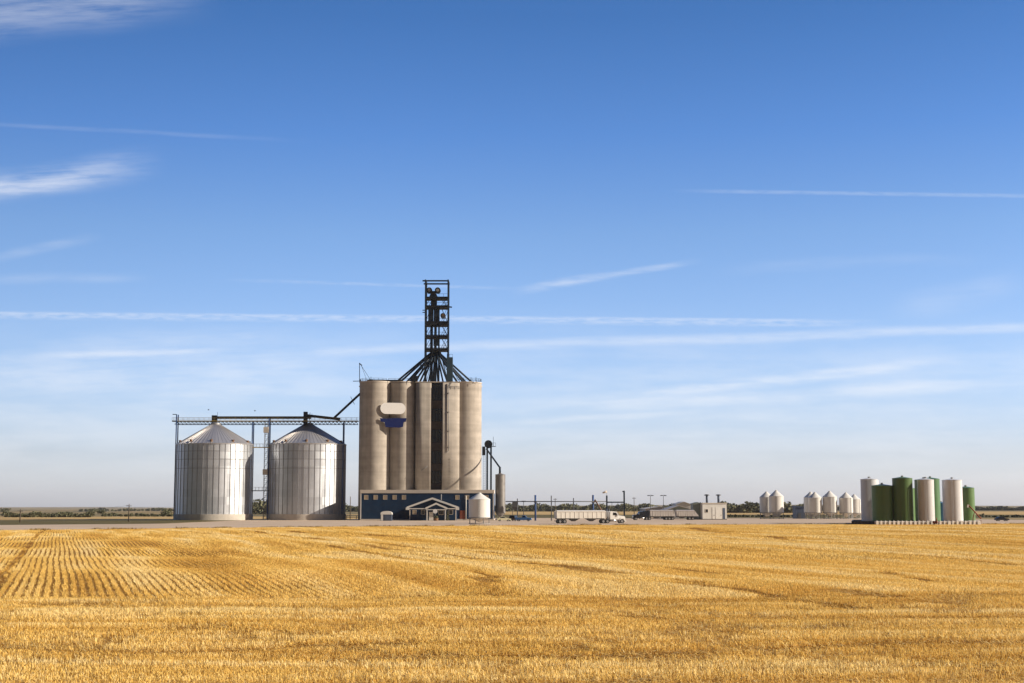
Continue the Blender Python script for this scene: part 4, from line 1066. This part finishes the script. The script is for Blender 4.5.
MB().box(xa, xb, 499, 501, za, zb_).build('tank', 'grey_dark', t)
for x in (xa + .12, xb - .12):
    for y in (499.15, 500.85): MB().bar((x, y, 0), (x, y, za), .18).build('leg', 'grey_dark', t)
h = MB(); cxx = (xa + xb) / 2
h.add([(xa + .1, 499.1, za), (xb - .1, 499.1, za), (xb - .1, 500.9, za), (xa + .1, 500.9, za), (cxx - .2, 499.8, za - 1.4), (cxx + .2, 499.8, za - 1.4), (cxx + .2, 500.2, za - 1.4), (cxx - .2, 500.2, za - 1.4)], [(0, 1, 5, 4), (1, 2, 6, 5), (2, 3, 7, 6), (3, 0, 4, 7), (4, 5, 6, 7)])
h.build('outlet', 'grey_dark', t)
def lamp_post(px, py, Y, label, arm, cat='lamp post', name='lamp_post'):
    x = X(px, Y); zt = Z(py, Y); t = thing(name, label, cat, (x, Y, 0), 'lamp posts about the yard')
    MB().tube((x, Y, 0), (x, Y, zt), .15, 10, .09).build('post', 'grey_dark', t)
    b = MB(); b.bar((x - arm, Y, zt), (x + arm, Y, zt), .16); b.build('arm', 'grey_dark', t)
    for s in (-1, 1): MB().box(x + s * arm - .45, x + s * arm + .45, Y - .3, Y + .3, zt - .3, zt - .02).build('lamp_head', 'grey_dark', t)
lamp_post(523.6, 501, 495, 'short lamp post with wide dark head over the blue pickup', .7)
lamp_post(650.6, 495.2, 575, 'tall lamp post above the dark truck, left of the two over the grey roofs', .8)
lamp_post(663.6, 495.2, 575, 'tall lamp post rising over the front trailer, right of the two over the grey roofs', .8)
# auger behind the white truck
t = thing('grain_auger', 'rusty brown slanting grain auger behind the cab of the white truck', 'auger', (X(601, 426), 426, 0))
MB().tube(P(594.8, 499.6, 428), P(606.5, 518.5, 428), .22, 12).build('tube', 'brown', t)
MB().bar(P(594.9, 499.8, 428), P(594.2, 502.6, 428), .35).build('discharge', 'brown', t)
f = MB(); f.bar(P(600.5, 509.3, 427), (X(603, 427), 427, .4), .12); f.bar(P(600.5, 509.3, 429), (X(603, 429), 429, .4), .12); f.build('frame', 'brown', t)
for y in (426.7, 429.3): 
    w = MB(); x = X(603, 428); w.tube((x, y - .1, .4), (x, y + .1, .4), .4, 16); w.build('wheel', 'rubber', t)
# wind sock (pale)
t = thing('wind_sock', 'pale wind sock on a thin pole above the white truck', 'wind sock', (X(606, 520), 520, 0))
a = P(606.8, 491.2, 520); MB().tube((a.x, 520, 0), (a.x, 520, a.z), .06, 8).build('pole', 'grey', t)
b = P(602.6, 492.6, 520); MB().tube((a.x, 520, a.z - .1), (b.x, 520, b.z - .1), .42, 12, .26).build('sock', 'trim', t)

def util_pole(px, top, Y, label, arm=1.0, wood='wood'):
    x = X(px, Y); zt = Z(top, Y); zl = float(land_z(x, Y)); t = thing('utility_pole', label, 'utility pole', (x, Y, zl), 'wooden utility poles')
    MB().tube((x, Y, zl), (x, Y, zt), .19, 10, .12).build('post', wood, t)
    if arm: 
        MB().bar((x - arm, Y - .16, zt - .6), (x + arm, Y - .16, zt - .6), .14).build('crossarm', wood, t)
        i_ = MB()
        for s in (-.9, -.45, .9): i_.lathe([(.06, zt - .53), (.09, zt - .4), (.04, zt - .3)], 8, x + s * arm, Y - .16)
        i_.build('insulator', 'grey', t)
    return Vector((x, Y, zt - .4))
w1 = util_pole(20.2, 509, 430, 'short dark utility pole at the far left beside the gravel', .9)
w2 = util_pole(128.8, 504, 452, 'tall dark utility pole between the hedge and the left steel bin', .8)
w3 = util_pole(350.2, 496.5, 560, 'thin dark pole in the gap between right steel bin and blue building', 0)
w4 = util_pole(555.2, 498, 640, 'distant utility pole right of the blue post, behind the trailer tail', .8)
w5 = util_pole(634.2, 497, 640, 'distant utility pole left of the dark truck', 0.8)
tag(MB().cable(P(0, 510.5, 425), w1, .5, .02).cable(w1, w2, .8, .02).build('power_line', 'steel_black', origin=w1), 'thin sagging power line strung between the two poles at left', 'power line')
# fence line on the left of the blue building
t = thing('pipe_rail_fence', 'low dark rail fence behind the gap between steel bin and blue building', 'fence', (X(350, 530), 530, 0))
fx0, fx1 = X(318, 530), X(366, 530); f = MB()
for z in (.75, 1.35): f.bar((fx0, 530, z), (fx1, 530, z), .18)
f.build('rail', 'grey_dark', t)
for k in range(6): x = fx0 + (fx1 - fx0) * k / 5; MB().bar((x, 530, 0), (x, 530, 1.5), .2).build('post', 'grey_dark', t)

# ------------------------------------------------------------------ white building and grey roofs
WY = 522
t = thing('pump_house', 'low white box building with two pale doors and two roof flues', 'building', (X(715, WY), WY, 0))
x0, x1 = X(702.2, WY), X(727.2, WY); zt = Z(503.6, WY)
MB().box(x0, x1, WY, WY + 8, .3, zt).build('wall', 'cream', t)
MB().box(x0 - .06, x1 + .06, WY - .08, WY + 8.06, 0, .297).build('plinth', 'grey_dark', t)
MB().box(x0 - .15, x1 + .15, WY - .2, WY + 8.15, zt + .002, zt + .28).build('roof', 'trim', t)
for a, b in ((712.2, 714.8), (715.6, 722)):
    xa, xb = X(a, WY), X(b, WY); do = MB().box(xa, xb, WY - .09, WY - .003, .3, Z(507.2, WY)).build('door', 'white', t)
    MB().box(xb - .3, xb - .18, WY - .18, WY - .092, 1.5, 1.75).build('handle', 'grey_dark', do)
flat_window(t, 705, 708, 509, 512.5, WY)
xa = X(723, WY); MB().box(xa, xa + .9, WY - .07, WY - .003, .3, Z(508, WY)).build('louvre', 'shed_blue', t)
for px in (708.2, 720.2):
    x = X(px, WY + 3); b = MB(); b.tube((x, WY + 3, zt + .25), (x, WY + 3, Z(495.6, WY + 3)), .42, 12); bo = b.build('flue', 'shed_blue', t)
    MB().lathe([(.45, Z(495.6, WY)), (1.0, Z(495.4, WY)), (.9, Z(494.6, WY)), (.3, Z(494.2, WY))], 16, x, WY + 3).build('cap', 'grey_dark', bo)
t.rotation_euler = (0, 0, R(9))
t = thing('annex_shed', 'slate grey shed joined to the left of the white box building', 'shed', (X(698, WY + 2), WY + 2, 0))
x0, x1 = X(693.2, WY + 2), X(701.9, WY + 2); zt = Z(503.2, WY + 2)
MB().box(x0, x1, WY + 2, WY + 9, 0, zt - .5).build('wall', 'roof_green', t); MB().prism_y([(x0 - .2, zt - .497), (x1, zt - .497), (x1, zt - .1), ((x0 + x1) / 2, zt + .4), (x0 - .2, zt - .1)][::-1], WY + 1.8, WY + 9.2).build('roof', 'roof_green', t)
def gable_shed(px0, px1, pxa, ye, ya, Y, depth, label, wall, roof):
    x0, x1, xa = X(px0, Y), X(px1, Y), X(pxa, Y); ze, za = Z(ye, Y), Z(ya, Y)
    t = thing('farm_shed', label, 'shed', ((x0 + x1) / 2, Y, 0), 'sheds behind the dark truck')
    MB().prism_y([(x0 + .3, 0), (x1 - .3, 0), (x1 - .3, ze), (xa, za - .25), (x0 + .3, ze)][::-1], Y, Y + depth).build('wall', wall, t)
    MB().prism_y([(x0, ze), (xa, za - .2), (x1, ze), (x1, ze + .22), (xa, za), (x0, ze + .22)][::-1], Y - .5, Y + depth + .3).build('roof', roof, t)
    MB().box(xa - 2.2, xa + 2.2, Y - .08, Y - .003, .05, max(2.2, ze * .8)).build('door', 'grey', t)
gable_shed(666, 694, 679, 510.2, 505.4, 560, 22, 'green grey gable shed with pale roof behind the grey trailers', 'roof_green', 'roof_grey')
gable_shed(645, 672, 660, 509.2, 506.4, 585, 26, 'long low pale roofed shed behind the dark truck cab', 'trim', 'roof_grey')
gable_shed(676, 692, 684, 504.8, 501.6, 610, 18, 'tallest pale grey shed far behind the grey trailers', 'roof_grey', 'roof_grey')
t = thing('storage_shed', 'small slate blue shed left of the five white hopper bins', 'shed', (X(800, 572), 572, 0))
x0, x1 = X(795.6, 572), X(805.4, 572); zt = Z(506.2, 572)
MB().box(x0, x1, 572, 578, 0, zt - .5).build('wall', 'shed_blue', t); MB().prism_y([(x0 - .15, zt - .497), (x1 + .15, zt - .497), (x1 + .15, zt - .2), (x0 - .15, zt + .3)][::-1], 571.8, 578.2).build('roof', 'shed_blue', t)
MB().box(x0 + 1, x0 + 2.2, 571.92, 571.997, .05, 2.2).build('door', 'grey_dark', t)

# ------------------------------------------------------------------ tank farm
def tank(cpx, rpx, top, Y, m, label):
    x = X(cpx, Y, 500); r = M(rpx, Y); zt = Z(top, Y)
    t = thing('storage_tank', label, 'storage tank', (x, Y, 0), 'upright storage tanks behind the concrete blocks')
    MB().lathe([(r, .1), (r, zt)], 64, x, Y).build('shell', m, t)
    MB().lathe([(r + .05, zt - .06), (r + .05, zt + .04), (.35, zt + .42)], 64, x, Y).build('roof', m, t)
    MB().lathe([(.3, zt + .3), (.3, zt + .62), (.42, zt + .66), (.1, zt + .8)], 14, x, Y).build('vent', 'grey', t)
    MB().lathe([(r + .12, 0), (r + .12, .1)], 48, x, Y).build('base_ring', 'grey', t)
    sm = MB(); k = 2.4
    while k < zt - .6: sm.lathe([(r + .004, k - .03), (r + .025, k), (r + .004, k + .03)], 64, x, Y, cap=False); k += 2.4
    sm.build('weld_seam', m, t)
    l = MB(); a = -1.9; lx, ly = x + (r + .15) * math.cos(a), Y + (r + .15) * math.sin(a)
    for s in (-.2, .2): l.bar((lx + s, ly, .8), (lx + s, ly, zt), .05)
    k = .9
    while k < zt: l.bar((lx - .2, ly, k), (lx + .2, ly, k), .04); k += .4
    l.build('ladder', m, t)
    v = MB(); v.tube((x + r * .5, Y - r * .87, .7), (x + r * .55, Y - r * .87 - .5, .7), .1, 10); v.build('valve', 'rust', t)
for a in ((869.5, 8.3, 479.4, 396, 'tank_white', 'leftmost tall white tank, in front of its white neighbour'),
          (870.6, 8.2, 480.2, 410, 'tank_white', 'white tank almost hidden behind the leftmost tall white tank'),
          (882.2, 10.3, 485.7, 382, 'tank_green', 'short wide green tank in front of the leftmost white tank'),
          (902.8, 9.8, 478.4, 381, 'tank_dark_green', 'tallest green tank, standing in front next to the short wide green one'),
          (905.6, 9.2, 488.5, 398, 'tank_green', 'short green tank almost hidden behind the tallest green tank'),
          (924.2, 8.9, 480.0, 392, 'tank_dark_green', 'dark green tank showing as a strip left of the middle white tank'),
          (926.0, 8.1, 479.8, 380, 'tank_white', 'middle tall white tank flanked by green tanks on both sides'),
          (930.8, 9.0, 479.0, 402, 'tank_blue_green', 'bluish green tank showing to the right of the middle white tank'),
          (952.6, 9.6, 480.2, 381, 'tank_white', 'tall white tank second from the right end of the tank row'),
          (966.0, 8.3, 488.0, 390, 'tank_green', 'short green tank at the right end of the tank row')):
    tank(*a)
t = thing('water_tank', 'narrow blue tank squeezed between the bluish green tank and a white tank', 'storage tank', (X(941.5, 404), 404, 0))
MB().lathe([(1.3, 0), (1.3, Z(503, 404)), (.3, Z(502, 404))], 32, X(941.5, 404), 404).build('shell', 'blue_cool', t)
MB().lathe([(.3, Z(502, 404) - .05), (.3, Z(502, 404) + .2)], 12, X(941.5, 404), 404).build('vent', 'grey', t)
# concrete block rows
KY = 366.5
proto = None; kx0 = X(874.5, KY); kx1 = X(980, KY); nb = 25; pitch = (kx1 - kx0) / nb
def block(label, group):
    b = MB(); w, d, h, c = pitch * .74 / 2, .55, 1.0, .05
    b.prism_y([(-w + c, 0), (w - c, 0), (w, c), (w, h - c), (w - c, h), (-w + c, h), (-w, h - c), (-w, c)][::-1], -d, d)
    b.lathe([(.18, h - .002), (.18, h + .1), (.1, h + .13)], 10)
    return tag(b.build('concrete_block', 'block'), label, 'concrete block', group)
for i in range(nb):
    if proto is None: o = proto = block('pale square concrete block in the kerb-like front row below the tanks', 'concrete blocks in front of the tanks')
    else: o = proto.copy(); COL.objects.link(o)
    if i == 0: o['label'] = 'pale concrete block at the left end of the front row, against the dark blue wall'
    elif i == nb - 1: o['label'] = 'pale concrete block at the right end of the front row below the tanks'
    else: o['label'] = 'pale square concrete block in the kerb-like front row below the tanks'
    place(o, kx0 + pitch * (i + .5), KY + random.uniform(-.04, .04), 0, R(9) + random.uniform(-.02, .02))
for i in range(6):
    o = proto.copy(); COL.objects.link(o); o['label'] = 'pale concrete block in the side row running back at the right end of the tanks'; o['group'] = 'concrete blocks in the right side row'
    place(o, kx1 + .15, KY + 1.6 + i * 1.6, 0, PI / 2 + random.uniform(-.02, .02))
t = thing('containment_wall', 'low dark blue steel wall round the tanks, showing at the left end', 'wall', (X(862, KY), KY + 2, 0))
c = MB(); xa, xb = X(850.6, KY + 2), X(981, KY + 2)
c.box(xa, xb - 2.2, KY + 1.0, KY + 1.25, 0, .95); xk = X(852.5, KY + 50); c.prism_z([(xa, KY + 1.253), (xa + .25, KY + 1.253), (xk + .25, KY + 50), (xk, KY + 50)], 0, .95); c.box(xk + .253, xb + 6, KY + 49.75, KY + 50, 0, .95)
c.build('panel', 'navy', t)
rb = MB()
for k in range(8): x = xa + .6 + k * .9; rb.bar((x, KY + .93, 0), (x, KY + .93, .95), .12)
rb.build('rib', 'navy', t)
MB().box(xa - .06, xb - 2.2, KY + .9, KY + 1.3, .953, 1.05).build('cap_rail', 'steel_dark', t)
t = thing('transfer_pump', 'small red pump on a skid in front of the middle white tank', 'pump', (X(935, 365), 365, 0))
x = X(934.8, 365); b = MB(); b.box(x - .7, x + .7, 364.3, 365.2, 0, .25); b.build('skid', 'grey_dark', t)
b = MB(); b.tube((x - .6, 364.8, .75), (x + .2, 364.8, .75), .34, 16); b.tube((x + .2, 364.8, .8), (x + .45, 364.8, .8), .5, 16); b.tube((x + .32, 364.8, 1.2), (x + .32, 364.8, 1.9), .12, 10); b.build('pump_body', 'rust', t)
t = thing('loading_auger', 'small red slanting auger in front of the short green tank at the right end', 'auger', (X(972, 372), 372, 0))
MB().tube(P(968.2, 504.8, 373), P(981, 518.6, 373), .17, 10).build('tube', 'rust', t)
MB().bar(P(968.2, 504.6, 373), P(967.6, 507.6, 373), .36).build('discharge', 'white', t)
f = MB(); a = P(974.5, 511.5, 373); f.bar(a, (a.x - .8, 373.7, 0), .1); f.bar(a, (a.x - .8, 372.3, 0), .1); f.build('frame', 'rust', t)
MB().box(X(978, 373), X(981, 373), 372.6, 373.4, .02, 1.1).build('intake_hopper', 'rust', t)

# ------------------------------------------------------------------ far vegetation
def tree_line(name, label, px0, px1, Y, hmin, hmax, n, seed, depth=30, s=.9, cat='tree line'):
    r = random.Random(seed); mb = MB()
    for i in range(n):
        px = px0 + (px1 - px0) * (i + r.uniform(-.4, 1.4)) / n; y = Y + r.uniform(0, depth); x = X(px, y)
        zl = float(land_z(x, y)); h = r.uniform(hmin, hmax) * (0.75 + .5 * math.sin(px * .11 + seed) ** 2)
        w = h * r.uniform(.45, .85)
        leaf_cloud(mb, (x, y, zl + h * .52), (w, w, h * .52), 60, s, seed * 1000 + i)
        leaf_cloud(mb, (x + r.uniform(-w, w) * .6, y, zl + h * .8), (w * .5, w * .5, h * .26), 22, s * .8, seed * 3000 + i)
    o = mb.build(name, 'leaf', origin=(X((px0 + px1) / 2, Y), Y, 0))
    return tag(o, label, cat, kind='stuff')
tree_line('hedge', 'dark green hedge of bushes along the far stubble at left', 4, 92, 640, 1.1, 2.1, 110, 1, 30, .4, 'hedge')
tree_line('hedge', 'sparser dark bushes along the far stubble beside the left steel bin', 100, 182, 690, .7, 1.6, 50, 2, 30, .4, 'hedge')
tree_line('tree_line', 'hazy row of trees on the far rise at left', 80, 250, 2600, 2.5, 5, 90, 3, 160, 1.4)
tree_line('tree_line', 'dark trees seen through the gap between the steel bins', 246, 276, 900, 5, 9, 16, 4, 40, 1.1)
tree_line('tree_line', 'grey green shelter belt behind the white truck and the overhead pipe', 335, 642, 1450, 5.5, 7.0, 330, 5, 120, 1.0)
tree_line('tree_line', 'hazy low trees behind the dark truck and the white building', 640, 735, 1500, 5, 7, 50, 6, 60, 1.4)
tree_line('tree_line', 'dark tall trees between the white building and the hopper bins', 722, 806, 1100, 4.6, 7.4, 90, 7, 50, 1.2)
tree_line('tree_line', 'low distant trees right of the storage tanks', 940, 1080, 1900, 3, 5, 130, 8, 120, 1.6)
tree_line('tree_line', 'low distant trees glimpsed behind the hopper bins and tanks', 800, 950, 1800, 3.5, 5.5, 80, 9, 100, 1.6)
tree_line('hedge', 'brownish scrub on the verge right of the storage tanks', 978, 1070, 620, .5, 1.2, 40, 10, 60, .4, 'scrub')
tree_line('hedge', 'low weeds at the back of the yard between white building and hopper bins', 728, 800, 640, .4, 1.0, 40, 12, 60, .4, 'scrub')
def bush(px, Y, h, w, label, seed, name='bush'):
    x = X(px, Y); zl = float(land_z(x, Y)); t = thing(name, label, 'bush', (x, Y, zl), 'single bushes in the far fields at left')
    mb = MB(); r = random.Random(seed)
    for k in range(7): leaf_cloud(mb, (x + r.uniform(-.6, .6) * w, Y + r.uniform(-.6, .6) * w, zl + h * r.uniform(.35, .72)), (w * .5, w * .5, h * .3), 70, h * .075, seed * 50 + k)
    mb.build('crown', 'leaf', t)
    tk = MB(); tk.tube((x, Y, zl), (x, Y, zl + h * .5), h * .04, 8, h * .02); tk.tube((x, Y, zl + h * .25), (x + w * .4, Y, zl + h * .6), h * .02, 6, h * .01); tk.tube((x, Y, zl + h * .3), (x - w * .4, Y, zl + h * .62), h * .02, 6, h * .01); tk.build('trunk', 'bark', t)
bush(3.5, 1500, 6.0, 8, 'dark clump of trees on the skyline at the far left edge', 41)
bush(102, 800, 3.2, 2.4, 'lone dark bush in the pale field above the hedge end', 42)
bush(168.5, 760, 4.2, 4.5, 'rounded green bush close to the left edge of the left steel bin', 43)
bush(94, 1150, 4.0, 6, 'wide low bush behind the hedge left of the lone bush', 44)
bush(70, 660, 2.9, 3.0, 'taller rounded bush rising from the middle of the left hedge', 45)

# birds
for px, py, lab in ((208.6, 410, 'tiny dark bird in flight above the left steel bin'), (255, 411, 'tiny dark bird in flight above the gap between the steel bins')):
    c = P(px, py, 470); b = MB()
    b.tube((c.x - .28, c.y, c.z), (c.x + .28, c.y, c.z), .09, 8, .04)
    for s in (-1, 1): b.add([(c.x - .1, c.y, c.z + .05), (c.x + .15, c.y, c.z + .05), (c.x + .05, c.y + s * .7, c.z + .3), (c.x - .1, c.y + s * .62, c.z + .28), (c.x, c.y, c.z)], [(0, 1, 2, 3), (3, 2, 4), (4, 1, 2), (0, 3, 4)])
    tag(b.build('bird', 'bird', origin=c), lab, 'bird', 'birds in flight')

# ------------------------------------------------------------------ summer haze
HAZE = 3.5e-5
if HAZE:
    hz = MB().box(-12900, 12900, -3400, 12900, -20, 130).build('haze', bpy.data.materials.new('haze_air'))
    hm = hz.data.materials[0]; hm.use_nodes = True; ht = hm.node_tree; ht.nodes.clear()
    ho = ht.nodes.new("ShaderNodeOutputMaterial"); hv = ht.nodes.new("ShaderNodeVolumePrincipled")
    hv.inputs["Color"].default_value = (0.85, 0.90, 1.0, 1); hv.inputs["Density"].default_value = HAZE; hv.inputs["Anisotropy"].default_value = 0.2
    ht.links.new(hv.outputs[0], ho.inputs["Volume"])
    hz['kind'] = 'stuff'; hz['label'] = 'thin pale blue summer haze lying over the whole plain'; hz['category'] = 'haze'
# ------------------------------------------------------------------ sun and sky
sd = bpy.data.lights.new('sun', 'SUN'); sd.energy = 5.0; sd.angle = R(0.53); sd.color = (1.0, 0.88, 0.72)
so = bpy.data.objects.new('sun', sd); so.rotation_euler = SUN_DIR.to_track_quat('Z', 'Y').to_euler(); so.location = (200, -50, 150); COL.objects.link(so)

wd = bpy.data.worlds.new("World"); SC.world = wd; wd.use_nodes = True
nt = wd.node_tree; N = nt.nodes.new; L = nt.links.new
bg = nt.nodes["Background"]; bg.inputs["Strength"].default_value = 0.10
sky = N("ShaderNodeTexSky"); sky.sky_type = 'NISHITA'; sky.sun_disc = False
sky.sun_elevation = SUN_EL; sky.sun_rotation = PI / 2 + SUN_PHI
sky.altitude = 500; sky.air_density = 1.0; sky.dust_density = 1.0; sky.ozone_density = 1.5
tc = N("ShaderNodeTexCoord")
def vm(op, a=None, b=None, c=None):
    n = N("ShaderNodeMath"); n.operation = op
    for i, v in enumerate((a, b, c)):
        if v is None: continue
        if isinstance(v, (int, float)): n.inputs[i].default_value = v
        else: L(v, n.inputs[i])
    return n.outputs[0]
sp = N("ShaderNodeSeparateXYZ"); L(tc.outputs["Generated"], sp.inputs[0])
dx, dy, dz = sp.outputs
front = vm('GREATER_THAN', dy, 0.05)
ysafe = vm('MAXIMUM', dy, 0.05)
gu = vm('DIVIDE', dx, ysafe); gv = vm('DIVIDE', dz, ysafe)      # sky directions as slopes to the north
def g(px, py):
    p = P(px, py, 1.0); return (p.x, p.z - CAM_H)
def noise2(u, v, su, sv, det, off=0.0, rough=.6):
    cb = N("ShaderNodeCombineXYZ"); L(vm('MULTIPLY', u, su), cb.inputs[0]); L(vm('MULTIPLY', v, sv), cb.inputs[1]); cb.inputs[2].default_value = off
    n = N("ShaderNodeTexNoise"); n.inputs["Scale"].default_value = 1; n.inputs["Detail"].default_value = det; n.inputs["Roughness"].default_value = rough
    L(cb.outputs[0], n.inputs["Vector"]); return n.outputs["Fac"]
def sstep(x, a, b):
    n = N("ShaderNodeMapRange"); n.interpolation_type = 'SMOOTHSTEP'
    n.inputs["From Min"].default_value = a; n.inputs["From Max"].default_value = b
    L(x, n.inputs["Value"]); return n.outputs[0]
NF = noise2(gu, gv, 75, 420, 4, 1.0); NM = noise2(gu, gv, 30, 190, 4, 2.0); NC = noise2(gu, gv, 13, 62, 5, 3.0)
NV = noise2(vm('ADD', gu, vm('MULTIPLY', gv, 1.5)), gv, 2.2, 34, 5, 5.0)
NX = noise2(vm('ADD', gu, vm('MULTIPLY', gv, 2.0)), vm('SUBTRACT', gv, vm('MULTIPLY', gu, .07)), 24, 330, 4, 9.0)
wob = noise2(gu, gv, 6, 6, 2, 3.1)
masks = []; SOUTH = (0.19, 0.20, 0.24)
def streak(p0, p1, w_px, amp, fade=0.15, soft=0.5, nz=(60, 300), seed=0.0, thr=(.35, .65), wobble=0.0):
    """a contrail or drawn-out cirrus between two sky directions"""
    (u0, v0), (u1, v1) = g(*p0), g(*p1)
    Ld = math.hypot(u1 - u0, v1 - v0); cu, sv = (u1 - u0) / Ld, (v1 - v0) / Ld
    du = vm('SUBTRACT', gu, u0); dv = vm('SUBTRACT', gv, v0)
    t = vm('ADD', vm('MULTIPLY', du, cu), vm('MULTIPLY', dv, sv)); nn = vm('SUBTRACT', vm('MULTIPLY', dv, cu), vm('MULTIPLY', du, sv))
    if wobble: nn = vm('ADD', nn, vm('MULTIPLY', vm('SUBTRACT', wob, .5), wobble))
    w = w_px / F
    prof = sstep(vm('ABSOLUTE', nn), w, w * (1 - soft) * .3)
    ends = vm('MULTIPLY', sstep(t, 0, Ld * fade + 1e-5), sstep(t, Ld, Ld * (1 - fade) - 1e-5))
    nzv = sstep(NF if nz[0] >= 55 else vm('ADD', vm('MULTIPLY', NM if nz[0] >= 22 else NC, .62), vm('MULTIPLY', NX, .38)), *thr)
    masks.append(vm('MULTIPLY', vm('MULTIPLY', prof, ends), vm('MULTIPLY', nzv, amp * .85)))
streak((-300, 312.5), (900, 324), 5.5, .30, .1, .6, (90, 420), 1.0, (.25, .7))
streak((-300, 310.5), (900, 321), 2.5, .15, .1, .5, (160, 500), 1.5, (.2, .6))
streak((230, 354), (1300, 319), 8, .38, .12, .8, (40, 260), 2.0, (.15, .65), .006)
streak((660, 190.5), (1300, 200), 3, .16, .15, .5, (120, 420), 3.0, (.15, .6))
streak((-200, 112), (330, 143), 3.5, .10, .3, .6, (40, 300), 4.0, (.2, .7), .004)
streak((20, 358), (250, 349), 6, .42, .3, .8, (40, 200), 5.0, (.25, .7), .006)
streak((540, 404), (1000, 357), 9, .55, .35, .8, (24, 150), 6.0, (.2, .7), .014)
streak((440, 411), (1150, 379), 11, .42, .3, .9, (20, 150), 7.0, (.2, .7), .012)
streak((480, 424), (720, 411), 5, .40, .3, .8, (40, 200), 8.0, (.2, .7), .006)
streak((505, 293), (620, 273), 7, .42, .4, .8, (26, 120), 9.0, (.25, .7), .010)
streak((570, 282), (710, 257), 5, .34, .35, .8, (30, 150), 10.0, (.25, .7), .010)
streak((-30, 263), (110, 234), 8, .16, .35, .8, (24, 120), 11.0, (.2, .7), .01)
streak((-160, 210), (175, 158), 24, .40, .3, .85, (14, 60), 12.0, (.30, .62), .02)
streak((-100, 200), (110, 178), 12, .36, .35, .8, (16, 80), 13.0, (.25, .6), .016)
streak((-200, 30), (230, -6), 40, .34, .3, .9, (10, 50), 14.0, (.25, .65), .02)
streak((880, 318), (1040, 276), 22, .16, .35, .9, (14, 60), 15.0, (.2, .7), .014)
streak((200, 279), (560, 290), 2.5, .16, .3, .6, (60, 300), 16.0, (.2, .7))
streak((700, 270), (1000, 258), 10, .10, .35, .9, (14, 60), 17.0, (.2, .7), .014)
streak((-100, 380), (420, 360), 34, .30, .3, .9, (10, 60), 18.0, (.2, .7), .02)
# thin veil of high cloud lying low over the horizon
vv0 = g(512, 300)[1]; vv1 = g(512, 390)[1]; vv2 = g(512, 480)[1]
veil = vm('MULTIPLY', sstep(gv, vv0, vv1), sstep(gv, vv2 - .03, vv2 + .03))
veil = vm('MULTIPLY', veil, vm('MULTIPLY', sstep(vm('ADD', vm('MULTIPLY', NC, .55), vm('MULTIPLY', NV, .45)), .38, .68), .27))
masks.append(veil)
streak((-60, 400), (360, 392), 30, .26, .3, .9, (10, 60), 19.0, (.2, .7), .02)
streak((470, 440), (900, 408), 26, .22, .3, .9, (10, 60), 19.0, (.2, .7), .02)
streak((-40, 280), (160, 276), 8, .14, .3, .8, (40, 100), 19.0, (.2, .7), .01)
streak((20, 350), (330, 330), 16, .18, .3, .9, (24, 100), 19.0, (.2, .7), .012)
tot = None
for mk in masks:
    inv = vm('SUBTRACT', 1.0, mk)
    tot = inv if tot is None else vm('MULTIPLY', tot, inv)
cloud = vm('MULTIPLY', vm('SUBTRACT', 1.0, tot), front)
# clear sky: the northern half is milky with thin high haze towards the horizon, the unseen southern half dimmed to deepen the shade
SKY_STOPS = [(495, (1.22, 1.285, 1.86)), (455, (1.05, 1.08, 1.50)), (380, (0.97, 1.06, 1.45)), (235, (0.755, 0.95, 1.30)), (135, (0.494, 0.79, 1.26)), (15, (0.335, 0.64, 1.06))]
cr = N("ShaderNodeValToRGB"); els = cr.color_ramp.elements
def dz_of(py):
    u, v = g(512, py); return v / math.sqrt(1 + v * v)
top_dz = dz_of(-60)
for i, (py, c) in enumerate(SKY_STOPS):
    pos = max(0.0, min(1.0, dz_of(py) / top_dz))
    e = els[i] if i < 2 else els.new(pos)
    e.position = pos; e.color = (c[0] / 2.5, c[1] / 2.5, c[2] / 2.5, 1)
L(vm('DIVIDE', dz, top_dz), cr.inputs[0])
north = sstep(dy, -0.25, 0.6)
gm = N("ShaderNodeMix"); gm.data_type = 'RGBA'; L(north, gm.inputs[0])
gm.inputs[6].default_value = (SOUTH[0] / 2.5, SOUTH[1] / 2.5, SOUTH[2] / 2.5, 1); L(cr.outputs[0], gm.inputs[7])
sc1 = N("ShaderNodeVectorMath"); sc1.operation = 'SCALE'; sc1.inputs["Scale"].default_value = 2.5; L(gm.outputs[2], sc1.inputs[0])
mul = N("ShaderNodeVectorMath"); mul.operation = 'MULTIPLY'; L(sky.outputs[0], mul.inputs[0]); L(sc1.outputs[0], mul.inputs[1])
mix = N("ShaderNodeMix"); mix.data_type = 'RGBA'
L(cloud, mix.inputs[0]); west = vm('SUBTRACT', 1.0, vm('MULTIPLY', sstep(vm('MULTIPLY', dx, -1.0), 0.05, 0.6), .30))
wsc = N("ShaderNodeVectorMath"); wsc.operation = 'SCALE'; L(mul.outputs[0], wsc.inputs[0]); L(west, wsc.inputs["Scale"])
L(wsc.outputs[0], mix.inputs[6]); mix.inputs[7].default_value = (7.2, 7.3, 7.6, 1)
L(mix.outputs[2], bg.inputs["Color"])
wd.cycles.sampling_method = 'MANUAL'; wd.cycles.sample_map_resolution = 512
CLOUD_NODE = mix

SC.view_settings.view_transform = 'Standard'; SC.view_settings.look = 'None'
SC.view_settings.exposure = 0.45; SC.view_settings.gamma = 1.0; SC.view_settings.use_curve_mapping = False
SC.cycles.max_bounces = 6; SC.cycles.diffuse_bounces = 3; SC.cycles.glossy_bounces = 3; SC.cycles.volume_bounces = 1
for o in bpy.data.objects:
    if '_o' in o: del o['_o']
